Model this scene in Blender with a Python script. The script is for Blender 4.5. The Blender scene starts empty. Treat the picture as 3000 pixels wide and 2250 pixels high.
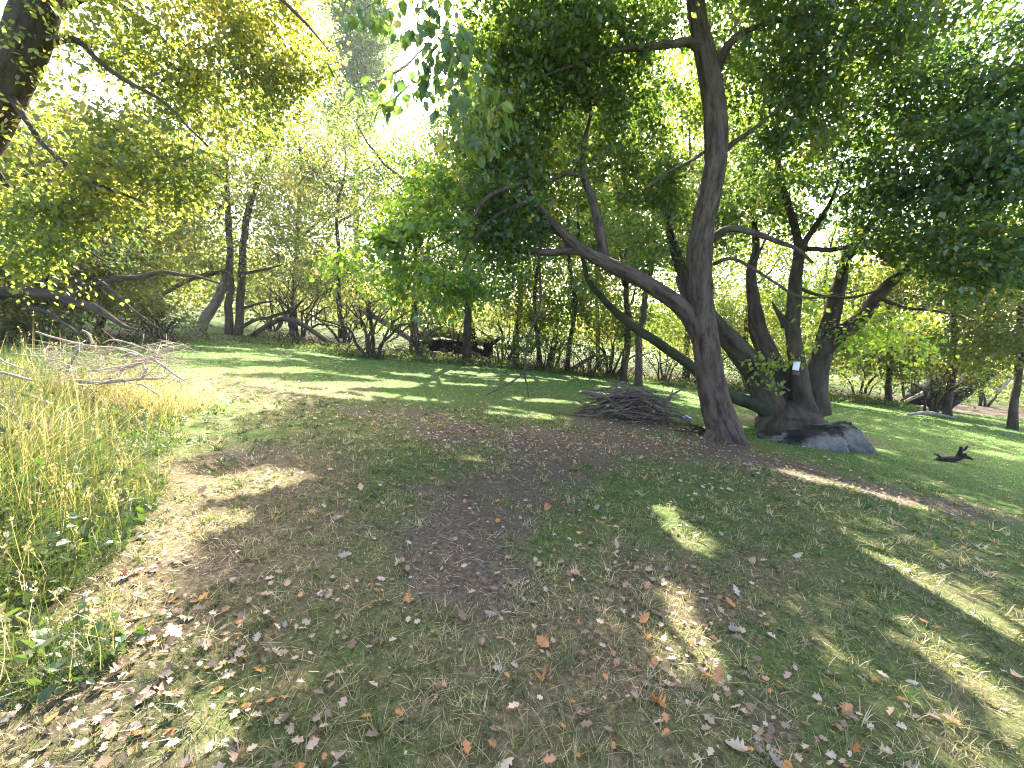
import bpy, math, random
import numpy as np
from mathutils import Matrix, Vector

random.seed(7)
rng = np.random.default_rng(11)
scene = bpy.context.scene
COL = scene.collection
R = math.radians

# ------------------------------------------------------------------ camera
CAM_H, PITCH, ROLL, LENS = 1.6, 7.4, 4.2, 15.5
rotm = Matrix.Rotation(R(90 - PITCH), 4, 'X') @ Matrix.Rotation(R(ROLL), 4, 'Z')
cam_d = bpy.data.cameras.new('camera')
cam_d.lens = LENS
cam_d.sensor_width = 36
cam_d.clip_start = 0.05
cam_d.clip_end = 3000
cam = bpy.data.objects.new('camera', cam_d)
cam.matrix_world = Matrix.Translation((0, 0, CAM_H)) @ rotm
COL.objects.link(cam)
scene.camera = cam
FPX = LENS / 36 * 3000
RM = np.array(rotm.to_3x3())


def ray(px, py):
    d = RM @ np.array([(px - 1500) / FPX, -(py - 1125) / FPX, -1.0])
    return d / np.linalg.norm(d)


# ------------------------------------------------------------------ sky, sun, exposure
SUN = ray(1600, -330)
SUN_EL = math.asin(SUN[2])
SUN_AZ = math.atan2(SUN[0], SUN[1])
world = bpy.data.worlds.new('World')
scene.world = world
world.use_nodes = True
wn = world.node_tree
sky = wn.nodes.new('ShaderNodeTexSky')
sky.sky_type = 'NISHITA'
sky.sun_disc = False
sky.sun_elevation = SUN_EL
sky.sun_rotation = SUN_AZ
sky.air_density = 0.75
sky.dust_density = 4.0
sky.ozone_density = 0.5
wn.links.new(sky.outputs[0], wn.nodes['Background'].inputs[0])
wn.nodes['Background'].inputs[1].default_value = 0.15
sun_d = bpy.data.lights.new('sun', 'SUN')
sun_d.energy = 5.0
sun_d.angle = R(0.5)
sun_d.color = (1.0, 0.93, 0.82)
sun = bpy.data.objects.new('sun', sun_d)
sun.rotation_euler = Vector(SUN).to_track_quat('Z', 'Y').to_euler()
sun.location = (0, 0, 30)
COL.objects.link(sun)
scene.view_settings.view_transform = 'Standard'
scene.view_settings.look = 'None'
scene.view_settings.exposure = 3.1
scene.view_settings.gamma = 1.0
scene.render.film_transparent = False
cy = scene.cycles
cy.max_bounces = 7
cy.diffuse_bounces = 4
cy.glossy_bounces = 2
cy.transmission_bounces = 5
cy.transparent_max_bounces = 4
cy.caustics_reflective = False
cy.caustics_refractive = False
cy.use_denoising = True
cy.denoising_prefilter = 'NONE'
cy.sample_clamp_indirect = 6
scene.render.filter_size = 1.1
cy.filter_width = 1.1


# ------------------------------------------------------------------ numeric helpers
def _hash(i, j, k):
    n = (i * 374761393 + j * 668265263 + k * 2147483647 + 1013904223) & 0xFFFFFFFF
    n = ((n ^ (n >> 13)) * 1274126177) & 0xFFFFFFFF
    n = n ^ (n >> 16)
    return (n & 0xFFFFFF) / float(0xFFFFFF)


def vnoise(P):
    P = np.asarray(P, float)
    f = np.floor(P)
    i = f.astype(np.int64)
    t = P - f
    t = t * t * (3 - 2 * t)
    out = 0
    for dx in (0, 1):
        wx = t[..., 0] if dx else 1 - t[..., 0]
        for dy in (0, 1):
            wy = t[..., 1] if dy else 1 - t[..., 1]
            for dz in (0, 1):
                wz = t[..., 2] if dz else 1 - t[..., 2]
                out = out + wx * wy * wz * _hash(i[..., 0] + dx, i[..., 1] + dy, i[..., 2] + dz)
    return out * 2 - 1


def fbm(P, n=3):
    s, a, r = 0, 1, 0
    P = np.asarray(P, float)
    for _ in range(n):
        s = s + a * vnoise(P)
        r += a
        a *= .5
        P = P * 2.03 + 17.3
    return s / r


def n2(x, y, s, n=3, o=0.0):
    x = np.asarray(x, float)
    y = np.asarray(y, float)
    return fbm(np.stack([x * s + o, y * s + o * 1.7, np.zeros_like(x) + o * .37], -1), n)


def H(x, y):
    """height of the ground: the lawn falls away gently to the right"""
    x = np.asarray(x, float)
    y = np.asarray(y, float)
    r = np.sqrt(x * x + y * y)
    base = -0.030 * np.clip(x, -30, 30)
    bump = 0.10 * n2(x, y, .17, 2, 3.1) * np.clip(r / 6, 0, 1) + 0.018 * n2(x, y, 1.3, 2, 9.2)
    far = np.clip((r - 60) / 300, 0, 1) * -1.0
    return base + bump + far


def gp(px, py):
    """the ground point seen through a pixel of the photograph"""
    d = ray(px, py)
    p = np.array([0, 0, CAM_H])
    t = 0.5
    prev = 0.0
    for _ in range(4000):
        q = p + d * t
        if q[2] < H(q[0], q[1]):
            lo, hi = prev, t
            for _ in range(30):
                m = (lo + hi) / 2
                q = p + d * m
                if q[2] < H(q[0], q[1]):
                    hi = m
                else:
                    lo = m
            return p + d * hi
        prev = t
        t *= 1.06
        if t > 200:
            break
    return p + d * 60


def at(px, py, Y):
    d = ray(px, py)
    return np.array([0, 0, CAM_H]) + d * (Y / d[1])


def pxm(n, Y):
    return n * Y / FPX


# ------------------------------------------------------------------ mesh building
class MB:
    def __init__(self):
        self.v, self.q, self.t, self.n = [], [], [], 0
        self.at = {}

    def add(self, v, quads=None, tris=None, **attrs):
        v = np.asarray(v, float).reshape(-1, 3)
        if quads is not None and len(quads):
            self.q.append(np.asarray(quads, np.int64) + self.n)
        if tris is not None and len(tris):
            self.t.append(np.asarray(tris, np.int64) + self.n)
        for k, a in attrs.items():
            self.at.setdefault(k, []).append((self.n, np.asarray(a, float)))
        self.v.append(v)
        self.n += len(v)

    def mesh(self, name, smooth=True):
        me = bpy.data.meshes.new(name)
        if not self.v:
            return me
        V = np.concatenate(self.v)
        Q = np.concatenate(self.q) if self.q else np.zeros((0, 4), np.int64)
        T = np.concatenate(self.t) if self.t else np.zeros((0, 3), np.int64)
        me.vertices.add(len(V))
        me.vertices.foreach_set('co', V.astype(np.float32).ravel())
        loops = np.concatenate([Q.ravel(), T.ravel()]).astype(np.int32)
        starts = np.concatenate([np.arange(len(Q)) * 4, len(Q) * 4 + np.arange(len(T)) * 3]).astype(np.int32)
        me.loops.add(len(loops))
        me.loops.foreach_set('vertex_index', loops)
        me.polygons.add(len(starts))
        me.polygons.foreach_set('loop_start', starts)
        me.polygons.foreach_set('use_smooth', np.full(len(starts), smooth))
        for k, parts in self.at.items():
            w = parts[0][1].shape[1] if parts[0][1].ndim > 1 else 1
            arr = np.zeros((len(V), w), np.float32)
            for s, a in parts:
                arr[s:s + len(a)] = a.reshape(len(a), -1)
            if w == 1:
                me.attributes.new(k, 'FLOAT', 'POINT').data.foreach_set('value', arr.ravel())
            else:
                me.attributes.new(k, 'FLOAT_VECTOR', 'POINT').data.foreach_set('vector', arr.ravel())
        me.update(calc_edges=True)
        me.validate()
        return me

    def obj(self, name, mat, parent=None, smooth=True):
        o = bpy.data.objects.new(name, self.mesh(name, smooth))
        COL.objects.link(o)
        if mat is not None:
            o.data.materials.append(mat)
        if parent is not None:
            o.parent = parent
            o.matrix_parent_inverse = parent.matrix_world.inverted()
        return o


def tag(o, label, cat, group=None, kind=None):
    o['label'] = label
    o['category'] = cat
    if group:
        o['group'] = group
    if kind:
        o['kind'] = kind
    return o


def empty(name, loc):
    o = bpy.data.objects.new(name, None)
    o.empty_display_size = .2
    COL.objects.link(o)
    o.location = loc
    o.matrix_world = Matrix.Translation(Vector(loc))
    return o


def spline(P, R_, n):
    P = np.asarray(P, float)
    R_ = np.asarray(R_, float)
    k = len(P)
    if k == 2:
        u = np.linspace(0, 1, n)[:, None]
        return P[0] * (1 - u) + P[1] * u, R_[0] * (1 - u[:, 0]) + R_[1] * u[:, 0]
    ext = np.vstack([2 * P[0] - P[1], P, 2 * P[-1] - P[-2]])
    seg = np.linalg.norm(np.diff(P, axis=0), axis=1)
    cum = np.concatenate([[0], np.cumsum(seg)])
    s = np.linspace(0, cum[-1], n)
    idx = np.clip(np.searchsorted(cum, s, 'right') - 1, 0, k - 2)
    t = ((s - cum[idx]) / np.maximum(seg[idx], 1e-6))[:, None]
    p0, p1, p2, p3 = ext[idx], ext[idx + 1], ext[idx + 2], ext[idx + 3]
    out = .5 * (2 * p1 + (p2 - p0) * t + (2 * p0 - 5 * p1 + 4 * p2 - p3) * t ** 2 + (3 * p1 - p0 - 3 * p2 + p3) * t ** 3)
    tt = t[:, 0]
    tt = tt * tt * (3 - 2 * tt)
    return out, R_[idx] * (1 - tt) + R_[idx + 1] * tt


def tube(mb, P, R_, n=16, segs=10, rough=0.0, fr=3.0, wig=0.0, seed=0.0, ridge=0.0):
    C, r = spline(P, R_, n)
    L = np.concatenate([[0], np.cumsum(np.linalg.norm(np.diff(C, axis=0), axis=1))])
    if wig:
        w = np.stack([vnoise(np.stack([L * 2.1 + seed, L * 0 + a + seed, L * 0], -1)) for a in (1.3, 7.7, 13.1)], -1)
        C = C + w * wig * np.minimum(1, L / max(L[-1], 1e-6) * 5)[:, None]
    T = np.gradient(C, axis=0)
    T /= np.maximum(np.linalg.norm(T, axis=1, keepdims=True), 1e-9)
    a = np.array([0, 1.0, 0]) if abs(T[0][1]) < .9 else np.array([1.0, 0, 0])
    U = np.zeros_like(C)
    u = a - T[0] * a.dot(T[0])
    U[0] = u / np.linalg.norm(u)
    for i in range(1, n):
        u = U[i - 1] - T[i] * U[i - 1].dot(T[i])
        U[i] = u / max(np.linalg.norm(u), 1e-9)
    Wv = np.cross(T, U)
    th = np.arange(segs) / segs * 2 * math.pi
    ct, st = np.cos(th), np.sin(th)
    rr = np.repeat(r[:, None], segs, 1)
    if rough:
        q = np.stack([np.broadcast_to(ct * fr * .5, (n, segs)), np.broadcast_to(st * fr * .5, (n, segs)),
                      np.broadcast_to((L * fr * .8 + seed)[:, None], (n, segs))], -1)
        rr = rr * (1 + rough * fbm(q, 3))
    if ridge:
        q = np.stack([np.broadcast_to(ct * 4.5 + seed, (n, segs)), np.broadcast_to(st * 4.5, (n, segs)),
                      np.broadcast_to((L * 1.6)[:, None], (n, segs))], -1)
        rr = rr * (1 + ridge * (1 - np.abs(fbm(q, 3)) * 2.2))
    V = C[:, None, :] + rr[..., None] * (ct[None, :, None] * U[:, None, :] + st[None, :, None] * Wv[:, None, :])
    i = np.arange(n - 1)[:, None] * segs
    j = np.arange(segs)[None, :]
    j2 = (j + 1) % segs
    Q = np.stack([i + j, i + j2, i + segs + j2, i + segs + j], -1).reshape(-1, 4)
    rm = float(np.mean(r))
    bark = np.stack([np.broadcast_to(ct * rm, (n, segs)), np.broadcast_to(st * rm, (n, segs)),
                     np.broadcast_to(L[:, None], (n, segs))], -1).reshape(-1, 3)
    V = V.reshape(-1, 3)
    ends = np.stack([C[0] - T[0] * r[0] * .3, C[-1] + T[-1] * r[-1] * .6])
    V = np.vstack([V, ends])
    bark = np.vstack([bark, [[0, 0, 0], [0, 0, L[-1]]]])
    m = n * segs
    jj = np.arange(segs)
    T1 = np.stack([np.full(segs, m), (jj + 1) % segs, jj], -1)
    b = (n - 1) * segs
    T2 = np.stack([np.full(segs, m + 1), b + jj, b + (jj + 1) % segs], -1)
    mb.add(V, Q, np.vstack([T1, T2]), bark=bark)
    return C, r


def unit(a):
    return a / np.maximum(np.linalg.norm(a, axis=-1, keepdims=True), 1e-9)


LEAF4 = (np.array([[0, 0, 0], [.42, -.34, .06], [1, 0, -.05], [.42, .34, .06]]), [[0, 1, 2, 3]])
LEAF6 = (np.array([[0, 0, 0], [.28, -.33, .07], [.68, -.25, .03], [1, 0, -.10], [.68, .25, .03], [.28, .33, .07]]),
         [[0, 1, 2, 3], [0, 3, 4, 5]])


def leaves(mb, P, D, N, size, tint, shape=LEAF4):
    """one face (or two) for each leaf: P foot, D long axis, N face normal"""
    S, F = shape
    k = len(S)
    D = unit(D)
    N = unit(N - D * np.sum(N * D, 1, keepdims=True))
    B = np.cross(N, D)
    V = P[:, None, :] + size[:, None, None] * (S[None, :, 0:1] * D[:, None, :] + S[None, :, 1:2] * B[:, None, :] + S[None, :, 2:3] * N[:, None, :])
    base = np.arange(len(P))[:, None, None] * k
    Q = (np.array(F)[None] + base).reshape(-1, 4)
    mb.add(V.reshape(-1, 3), Q, None, tint=np.repeat(tint, k))


# ------------------------------------------------------------------ materials
def nt(name):
    m = bpy.data.materials.new(name)
    m.use_nodes = True
    t = m.node_tree
    t.nodes.clear()
    return m, t


def N_(t, kind, **inp):
    n = t.nodes.new(kind)
    for k, v in inp.items():
        n.inputs[k].default_value = v
    return n


def ramp(t, stops):
    n = t.nodes.new('ShaderNodeValToRGB')
    e = n.color_ramp.elements
    while len(e) < len(stops):
        e.new(.5)
    for i, (p, c) in enumerate(stops):
        e[i].position = p
        e[i].color = (*c, 1)
    return n


def leaf_mat(name, stops, k=1.0, trans=(1.6, 1.7, .7), tmix=.5, patch=.35, scale=.35, gloss=.08, rough=.45):
    """thin leaf: reflects a little, lets light through a little more; hue varies leaf by leaf and bough by bough"""
    m, t = nt(name)
    L = t.links.new
    a = t.nodes.new('ShaderNodeAttribute')
    a.attribute_name = 'tint'
    g = t.nodes.new('ShaderNodeNewGeometry')
    nz = N_(t, 'ShaderNodeTexNoise', Scale=scale, Detail=3.0)
    L(g.outputs['Position'], nz.inputs['Vector'])
    mr = N_(t, 'ShaderNodeMapRange')
    mr.inputs['From Min'].default_value = .3
    mr.inputs['From Max'].default_value = .7
    mr.inputs['To Min'].default_value = -patch
    mr.inputs['To Max'].default_value = patch
    L(nz.outputs[0], mr.inputs['Value'])
    ad = t.nodes.new('ShaderNodeMath')
    L(a.outputs['Fac'], ad.inputs[0])
    L(mr.outputs[0], ad.inputs[1])
    rp = ramp(t, [(p, tuple(v * k for v in c)) for p, c in stops])
    L(ad.outputs[0], rp.inputs[0])
    tr = t.nodes.new('ShaderNodeMix')
    tr.data_type = 'RGBA'
    tr.blend_type = 'MULTIPLY'
    tr.inputs[0].default_value = 1
    L(rp.outputs[0], tr.inputs[6])
    tr.inputs[7].default_value = (*trans, 1)
    df = t.nodes.new('ShaderNodeBsdfDiffuse')
    tl = t.nodes.new('ShaderNodeBsdfTranslucent')
    gl = N_(t, 'ShaderNodeBsdfGlossy', Roughness=rough)
    L(rp.outputs[0], df.inputs[0])
    L(tr.outputs[2], tl.inputs[0])
    m1 = N_(t, 'ShaderNodeMixShader', Fac=tmix)
    L(df.outputs[0], m1.inputs[1])
    L(tl.outputs[0], m1.inputs[2])
    m2 = N_(t, 'ShaderNodeMixShader', Fac=gloss)
    L(m1.outputs[0], m2.inputs[1])
    L(gl.outputs[0], m2.inputs[2])
    o = t.nodes.new('ShaderNodeOutputMaterial')
    L(m2.outputs[0], o.inputs[0])
    return m


def bark_mat(name, dark, light, moss=0.0, scale=14.0, bump=.5, stretch=.22, lichen=0.0):
    m, t = nt(name)
    L = t.links.new
    a = t.nodes.new('ShaderNodeAttribute')
    a.attribute_name = 'bark'
    mp = N_(t, 'ShaderNodeMapping')
    mp.inputs['Scale'].default_value = (1, 1, stretch)
    L(a.outputs['Vector'], mp.inputs[0])
    n1 = N_(t, 'ShaderNodeTexNoise', Scale=scale, Detail=8.0, Roughness=.65)
    n2_ = N_(t, 'ShaderNodeTexNoise', Scale=scale * 4, Detail=4.0)
    n3 = N_(t, 'ShaderNodeTexNoise', Scale=2.2, Detail=4.0)
    L(mp.outputs[0], n1.inputs['Vector'])
    L(mp.outputs[0], n2_.inputs['Vector'])
    L(a.outputs['Vector'], n3.inputs['Vector'])
    rp = ramp(t, [(.34, dark), (.64, light)])
    L(n1.outputs[0], rp.inputs[0])
    mx = t.nodes.new('ShaderNodeMix')
    mx.data_type = 'RGBA'
    rm = ramp(t, [(.5 - moss * .3, (0, 0, 0)), (.72 - moss * .3, (1, 1, 1))])
    L(n3.outputs[0], rm.inputs[0])
    ml = t.nodes.new('ShaderNodeMath')
    ml.operation = 'MULTIPLY'
    ml.inputs[1].default_value = moss
    L(rm.outputs[0], ml.inputs[0])
    L(ml.outputs[0], mx.inputs[0])
    L(rp.outputs[0], mx.inputs[6])
    mx.inputs[7].default_value = (.06, .075, .028, 1) if not lichen else (.2, .2, .16, 1)
    ad = t.nodes.new('ShaderNodeMath')
    L(n1.outputs[0], ad.inputs[0])
    sc = t.nodes.new('ShaderNodeMath')
    sc.operation = 'MULTIPLY'
    sc.inputs[1].default_value = .35
    L(n2_.outputs[0], sc.inputs[0])
    L(sc.outputs[0], ad.inputs[1])
    bp = N_(t, 'ShaderNodeBump', Strength=bump, Distance=.03)
    L(ad.outputs[0], bp.inputs['Height'])
    b = N_(t, 'ShaderNodeBsdfPrincipled', Roughness=.92)
    b.inputs['Specular IOR Level'].default_value = .2
    L(mx.outputs[2], b.inputs['Base Color'])
    L(bp.outputs[0], b.inputs['Normal'])
    o = t.nodes.new('ShaderNodeOutputMaterial')
    L(b.outputs[0], o.inputs[0])
    return m


def plain(name, col, rough=.7, noise=.25, scale=20.0, bump=0.0, col2=None):
    m, t = nt(name)
    L = t.links.new
    g = t.nodes.new('ShaderNodeTexCoord')
    nz = N_(t, 'ShaderNodeTexNoise', Scale=scale, Detail=6.0)
    L(g.outputs['Object'], nz.inputs['Vector'])
    c2 = col2 or tuple(c * (1 - noise) for c in col)
    rp = ramp(t, [(.35, c2), (.65, col)])
    L(nz.outputs[0], rp.inputs[0])
    b = N_(t, 'ShaderNodeBsdfPrincipled', Roughness=rough)
    L(rp.outputs[0], b.inputs['Base Color'])
    if bump:
        bp = N_(t, 'ShaderNodeBump', Strength=bump, Distance=.02)
        L(nz.outputs[0], bp.inputs['Height'])
        L(bp.outputs[0], b.inputs['Normal'])
    o = t.nodes.new('ShaderNodeOutputMaterial')
    L(b.outputs[0], o.inputs[0])
    return m


GREEN = leaf_mat('leaf_green', [(0, (.034, .072, .020)), (.45, (.060, .112, .026)), (.8, (.10, .15, .034)), (1, (.19, .19, .045))],
                 k=0.84, trans=(3.9, 3.3, 1.5), tmix=.58, gloss=.05)
DEEP = leaf_mat('leaf_deep_green', [(0, (.028, .064, .022)), (.55, (.050, .100, .028)), (.85, (.09, .14, .034)), (1, (.19, .19, .045))],
                k=0.88, trans=(3.7, 3.2, 1.5), tmix=.52, gloss=.05)
VIVID = leaf_mat('leaf_vivid_green', [(0, (.045, .10, .018)), (.6, (.08, .15, .024)), (1, (.15, .19, .035))],
                 k=0.78, trans=(3.7, 3.5, 1.4), tmix=.62, gloss=.05)
YELLOW = leaf_mat('leaf_yellow', [(0, (.050, .090, .022)), (.35, (.10, .135, .032)), (.68, (.175, .180, .045)), (.92, (.29, .24, .065)), (1, (.30, .17, .06))],
                  k=0.82, trans=(2.9, 2.8, 1.4), tmix=.64, gloss=.04)
OLIVE = leaf_mat('leaf_olive', [(0, (.045, .080, .022)), (.45, (.085, .115, .034)), (.8, (.14, .145, .045)), (1, (.20, .15, .06))],
                 k=0.66, trans=(2.9, 2.8, 1.4), tmix=.62, gloss=.04)
BARK = bark_mat('bark_grey_brown', (.034, .023, .018), (.130, .092, .072), moss=.2, scale=16, bump=1.0)
BARK_DARK = bark_mat('bark_dark', (.024, .017, .012), (.092, .070, .053), moss=.25, scale=10, bump=.8)
BARK_MOSS = bark_mat('bark_mossy', (.013, .010, .008), (.05, .042, .030), moss=.5, scale=10, bump=.8)
BARK_PALE = bark_mat('bark_pale_grey', (.10, .09, .08), (.26, .23, .20), moss=.2, scale=10, bump=.5, lichen=1)
WOOD_DRY = bark_mat('wood_dry_pale', (.20, .155, .115), (.44, .36, .275), moss=0, scale=24, bump=.4)
WOOD_STICK = bark_mat('wood_stick', (.06, .046, .038), (.22, .17, .14), moss=0, scale=26, bump=.5)
WOOD_ROT = bark_mat('wood_rotten', (.010, .008, .007), (.035, .028, .024), moss=0, scale=26, bump=.6)

# ------------------------------------------------------------------ where the sun comes through the canopy
def patch(a, b, w):
    """an opening in the leaves that lets the sun reach the ground from pixel a to pixel b, w metres wide"""
    A, B = gp(*a)[:2], gp(*b)[:2]
    return A, B, w


PATCHES = [patch((520, 1440), (820, 1400), .38), patch((500, 1540), (640, 1520), .22), patch((760, 1380), (900, 1400), .16),
           patch((1960, 1510), (2060, 1590), .23), patch((1970, 1750), (2040, 1900), .19), patch((2010, 1600), (2100, 1640), .06),
           patch((2540, 1600), (2960, 1860), .12), patch((2760, 1900), (3050, 2150), .14),
           patch((2320, 1385), (2700, 1480), .18),
           patch((2480, 1185), (3200, 1300), .75), patch((2900, 1330), (3200, 1370), .3), patch((1860, 1115), (2040, 1165), .5),
           patch((1680, 1105), (1760, 1115), .4), patch((520, 1085), (900, 1085), .5), patch((480, 1180), (760, 1190), .3),
           patch((940, 1130), (1180, 1125), .4), patch((1300, 1090), (1420, 1095), .4), patch((620, 1040), (760, 1045), .8), patch((1500, 1170), (1640, 1180), .2), patch((240, 1760), (420, 1740), .14), patch((330, 1900), (470, 1870), .07),
           patch((600, 2080), (640, 2150), .09), patch((800, 1990), (900, 2010), .06), patch((1340, 1340), (1440, 1350), .10),
           patch((-150, 1620), (320, 1580), .45), patch((-50, 1950), (90, 1930), .25), patch((-100, 1250), (380, 1230), .8), patch((-50, 1450), (330, 1420), .45), patch((100, 1080), (430, 1110), .8),
           patch((1140, 1300), (1200, 1310), .08), patch((2300, 1230), (2700, 1290), .12), patch((1480, 2100), (1520, 2110), .05),
           patch((1250, 1120), (1450, 1130), .18)]


_r = np.random.default_rng(5)
for _k in range(60):
    # many smaller gaps dapple the lawn
    _y = _r.uniform(8.0, 19)
    _x = _r.uniform(-.85, .75) * _y
    _c = np.array([_x, _y])
    _d = np.array([_r.uniform(.2, 1.1), _r.uniform(-.15, .3)])
    PATCHES.append((_c - _d, _c + _d, _r.uniform(.10, .34)))


def sun_open(P):
    """True for a leaf whose shadow would fall into one of the openings"""
    z = H(P[:, 0], P[:, 1])
    for _ in range(2):
        t = (P[:, 2] - z) / SUN[2]
        gx = P[:, 0] - SUN[0] * t
        gy = P[:, 1] - SUN[1] * t
        z = H(gx, gy)
    wob = n2(gx, gy, 2.2, 3, 5.0)
    hit = np.zeros(len(P), bool)
    for A, B, w in PATCHES:
        ab = B - A
        u = np.clip(((gx - A[0]) * ab[0] + (gy - A[1]) * ab[1]) / max(ab.dot(ab), 1e-6), 0, 1)
        d = np.hypot(gx - A[0] - u * ab[0], gy - A[1] - u * ab[1])
        hit |= d < w * (1 + 1.1 * wob)
    return hit


# ------------------------------------------------------------------ the ground
def blob(px, py, r, k=1.0):
    g = gp(px, py)
    return (g[0], g[1], r, k)


DIRT = [blob(1390, 1690, .36, 1.05), blob(1340, 1590, .38, 1.0), blob(1420, 1520, .45, .85), blob(1500, 1430, .6, .75), blob(1600, 1370, .6, .7), blob(1350, 1270, .8, .75),
        blob(1620, 1300, 1.0, .9), blob(1850, 1300, .9, .95), blob(2110, 1320, .8, .95), blob(2330, 1370, .7, .85), blob(2580, 1440, .6, .8),
        blob(2850, 1500, .6, .7), blob(1180, 1210, .9, .6), blob(2350, 1250, 1.2, .9), blob(1840, 1240, 1.2, .8),
        blob(760, 1330, .7, .45), blob(600, 1650, .4, .4), blob(300, 2150, .4, .5), blob(1330, 1440, .5, .6), blob(2300, 2120, .25, .4)]
DRY = [blob(650, 1430, .9, .9), blob(480, 1620, .6, .8), blob(300, 1800, .4, .6), blob(900, 1550, .6, .5), blob(2000, 1700, .5, .5),
       blob(700, 1130, 2.0, .6), blob(1000, 1700, .5, .3), blob(1700, 1900, .5, .45), blob(2300, 1700, .6, .35), blob(1500, 2100, .5, .35)]


def field(bl, x, y, soft=1.0):
    out = np.zeros_like(np.asarray(x, float))
    for bx, by, r, k in bl:
        out = np.maximum(out, k * np.exp(-((x - bx) ** 2 + (y - by) ** 2) / (r * soft) ** 2))
    return out


def dirt_mask(x, y):
    f = field(DIRT, x, y, 1.2) + .34 * n2(x, y, 2.4, 3, 1.0) + .16 * n2(x, y, 9.0, 2, 4.0) - .07
    wood = np.clip((np.asarray(y) - edge_y(x)) / 1.2, 0, 1) * np.clip((edge_y(x) + 8 - np.asarray(y)) / 3, 0, 1)
    return np.clip(np.maximum(f, wood * .75), 0, 1)


EDGE = [gp(-200, 1010)[:2], gp(300, 1010)[:2], gp(700, 1000)[:2], gp(1000, 1045)[:2], gp(1300, 1065)[:2], gp(1600, 1090)[:2], gp(1900, 1125)[:2],
        gp(2350, 1165)[:2], gp(2700, 1200)[:2], gp(3100, 1240)[:2]]
_e = np.array(EDGE)


def edge_y(x):
    """where the mown grass ends and the wood begins"""
    return np.interp(np.asarray(x, float), _e[:, 0], _e[:, 1])


def make_ground():
    s = np.concatenate([np.linspace(-600, -60, 12)[:-1], np.linspace(-60, -14, 26)[:-1], np.linspace(-14, 14, 170)[:-1], np.linspace(14, 60, 26)[:-1], np.linspace(60, 600, 12)])
    yy = np.concatenate([np.linspace(-600, -30, 14)[:-1], np.linspace(-30, -2, 16)[:-1], np.linspace(-2, 9, 110)[:-1], np.linspace(9, 28, 70)[:-1], np.linspace(28, 90, 30)[:-1], np.linspace(90, 900, 14)])
    X, Y = np.meshgrid(s, yy)
    Z = H(X, Y)
    d = dirt_mask(X, Y)
    near = np.clip(1 - np.hypot(X, Y) / 14, 0, 1)
    Z = Z - .012 * d * near + .016 * near * n2(X, Y, 7, 3, 4.0)
    nx, ny = len(s), len(yy)
    i = np.arange(ny - 1)[:, None] * nx
    j = np.arange(nx - 1)[None]
    Q = np.stack([i + j, i + j + 1, i + nx + j + 1, i + nx + j], -1).reshape(-1, 4)
    mb = MB()
    dry = np.clip(field(DRY, X, Y) + .35 * n2(X, Y, .9, 3, 2.0) + .3 * near, 0, 1) - np.clip((np.hypot(X, Y) - 18) / 6, 0, 1)
    mb.add(np.stack([X, Y, Z], -1).reshape(-1, 3), Q, None, dirt=d.ravel(), dry=dry.ravel())
    m, t = nt('ground_soil_and_turf')
    L = t.links.new
    g = t.nodes.new('ShaderNodeNewGeometry')
    ad = t.nodes.new('ShaderNodeAttribute')
    ad.attribute_name = 'dirt'
    ar = t.nodes.new('ShaderNodeAttribute')
    ar.attribute_name = 'dry'
    nf = N_(t, 'ShaderNodeTexNoise', Scale=30.0, Detail=8.0, Roughness=.75)
    nm = N_(t, 'ShaderNodeTexNoise', Scale=5.0, Detail=6.0)
    for n in (nf, nm):
        L(g.outputs['Position'], n.inputs['Vector'])
    soil = ramp(t, [(.32, (.026, .019, .012)), (.52, (.092, .070, .048)), (.75, (.22, .175, .125))])
    L(nf.outputs[0], soil.inputs[0])
    turf = ramp(t, [(.3, (.018, .030, .008)), (.5, (.055, .085, .018)), (.75, (.14, .17, .04))])
    L(nf.outputs[0], turf.inputs[0])
    straw = ramp(t, [(.32, (.03, .024, .014)), (.52, (.11, .085, .045)), (.75, (.30, .235, .13))])
    L(nf.outputs[0], straw.inputs[0])

    def mix(a, b, f):
        x = t.nodes.new('ShaderNodeMix')
        x.data_type = 'RGBA'
        L(a, x.inputs[6])
        L(b, x.inputs[7])
        L(f, x.inputs[0])
        return x.outputs[2]
    dm = t.nodes.new('ShaderNodeMath')
    dm.operation = 'MULTIPLY_ADD'
    L(nm.outputs[0], dm.inputs[0])
    dm.inputs[1].default_value = .8
    L(ar.outputs['Fac'], dm.inputs[2])
    r1 = ramp(t, [(.5, (0, 0, 0)), (1.0, (1, 1, 1))])
    L(dm.outputs[0], r1.inputs[0])
    c = mix(turf.outputs[0], straw.outputs[0], r1.outputs[0])
    dm2 = t.nodes.new('ShaderNodeMath')
    dm2.operation = 'MULTIPLY_ADD'
    L(nf.outputs[0], dm2.inputs[0])
    dm2.inputs[1].default_value = .5
    L(ad.outputs['Fac'], dm2.inputs[2])
    r2 = ramp(t, [(.45, (0, 0, 0)), (.75, (1, 1, 1))])
    L(dm2.outputs[0], r2.inputs[0])
    c = mix(c, soil.outputs[0], r2.outputs[0])
    bp = N_(t, 'ShaderNodeBump', Strength=.6, Distance=.03)
    L(nf.outputs[0], bp.inputs['Height'])
    b = N_(t, 'ShaderNodeBsdfPrincipled', Roughness=.95)
    b.inputs['Specular IOR Level'].default_value = .15
    L(c, b.inputs['Base Color'])
    L(bp.outputs[0], b.inputs['Normal'])
    o = t.nodes.new('ShaderNodeOutputMaterial')
    L(b.outputs[0], o.inputs[0])
    ob = mb.obj('ground', m)
    ob['kind'] = 'structure'
    ob['label'] = 'patchy grass and bare earth ground falling gently to the right'
    return ob


make_ground()

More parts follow.
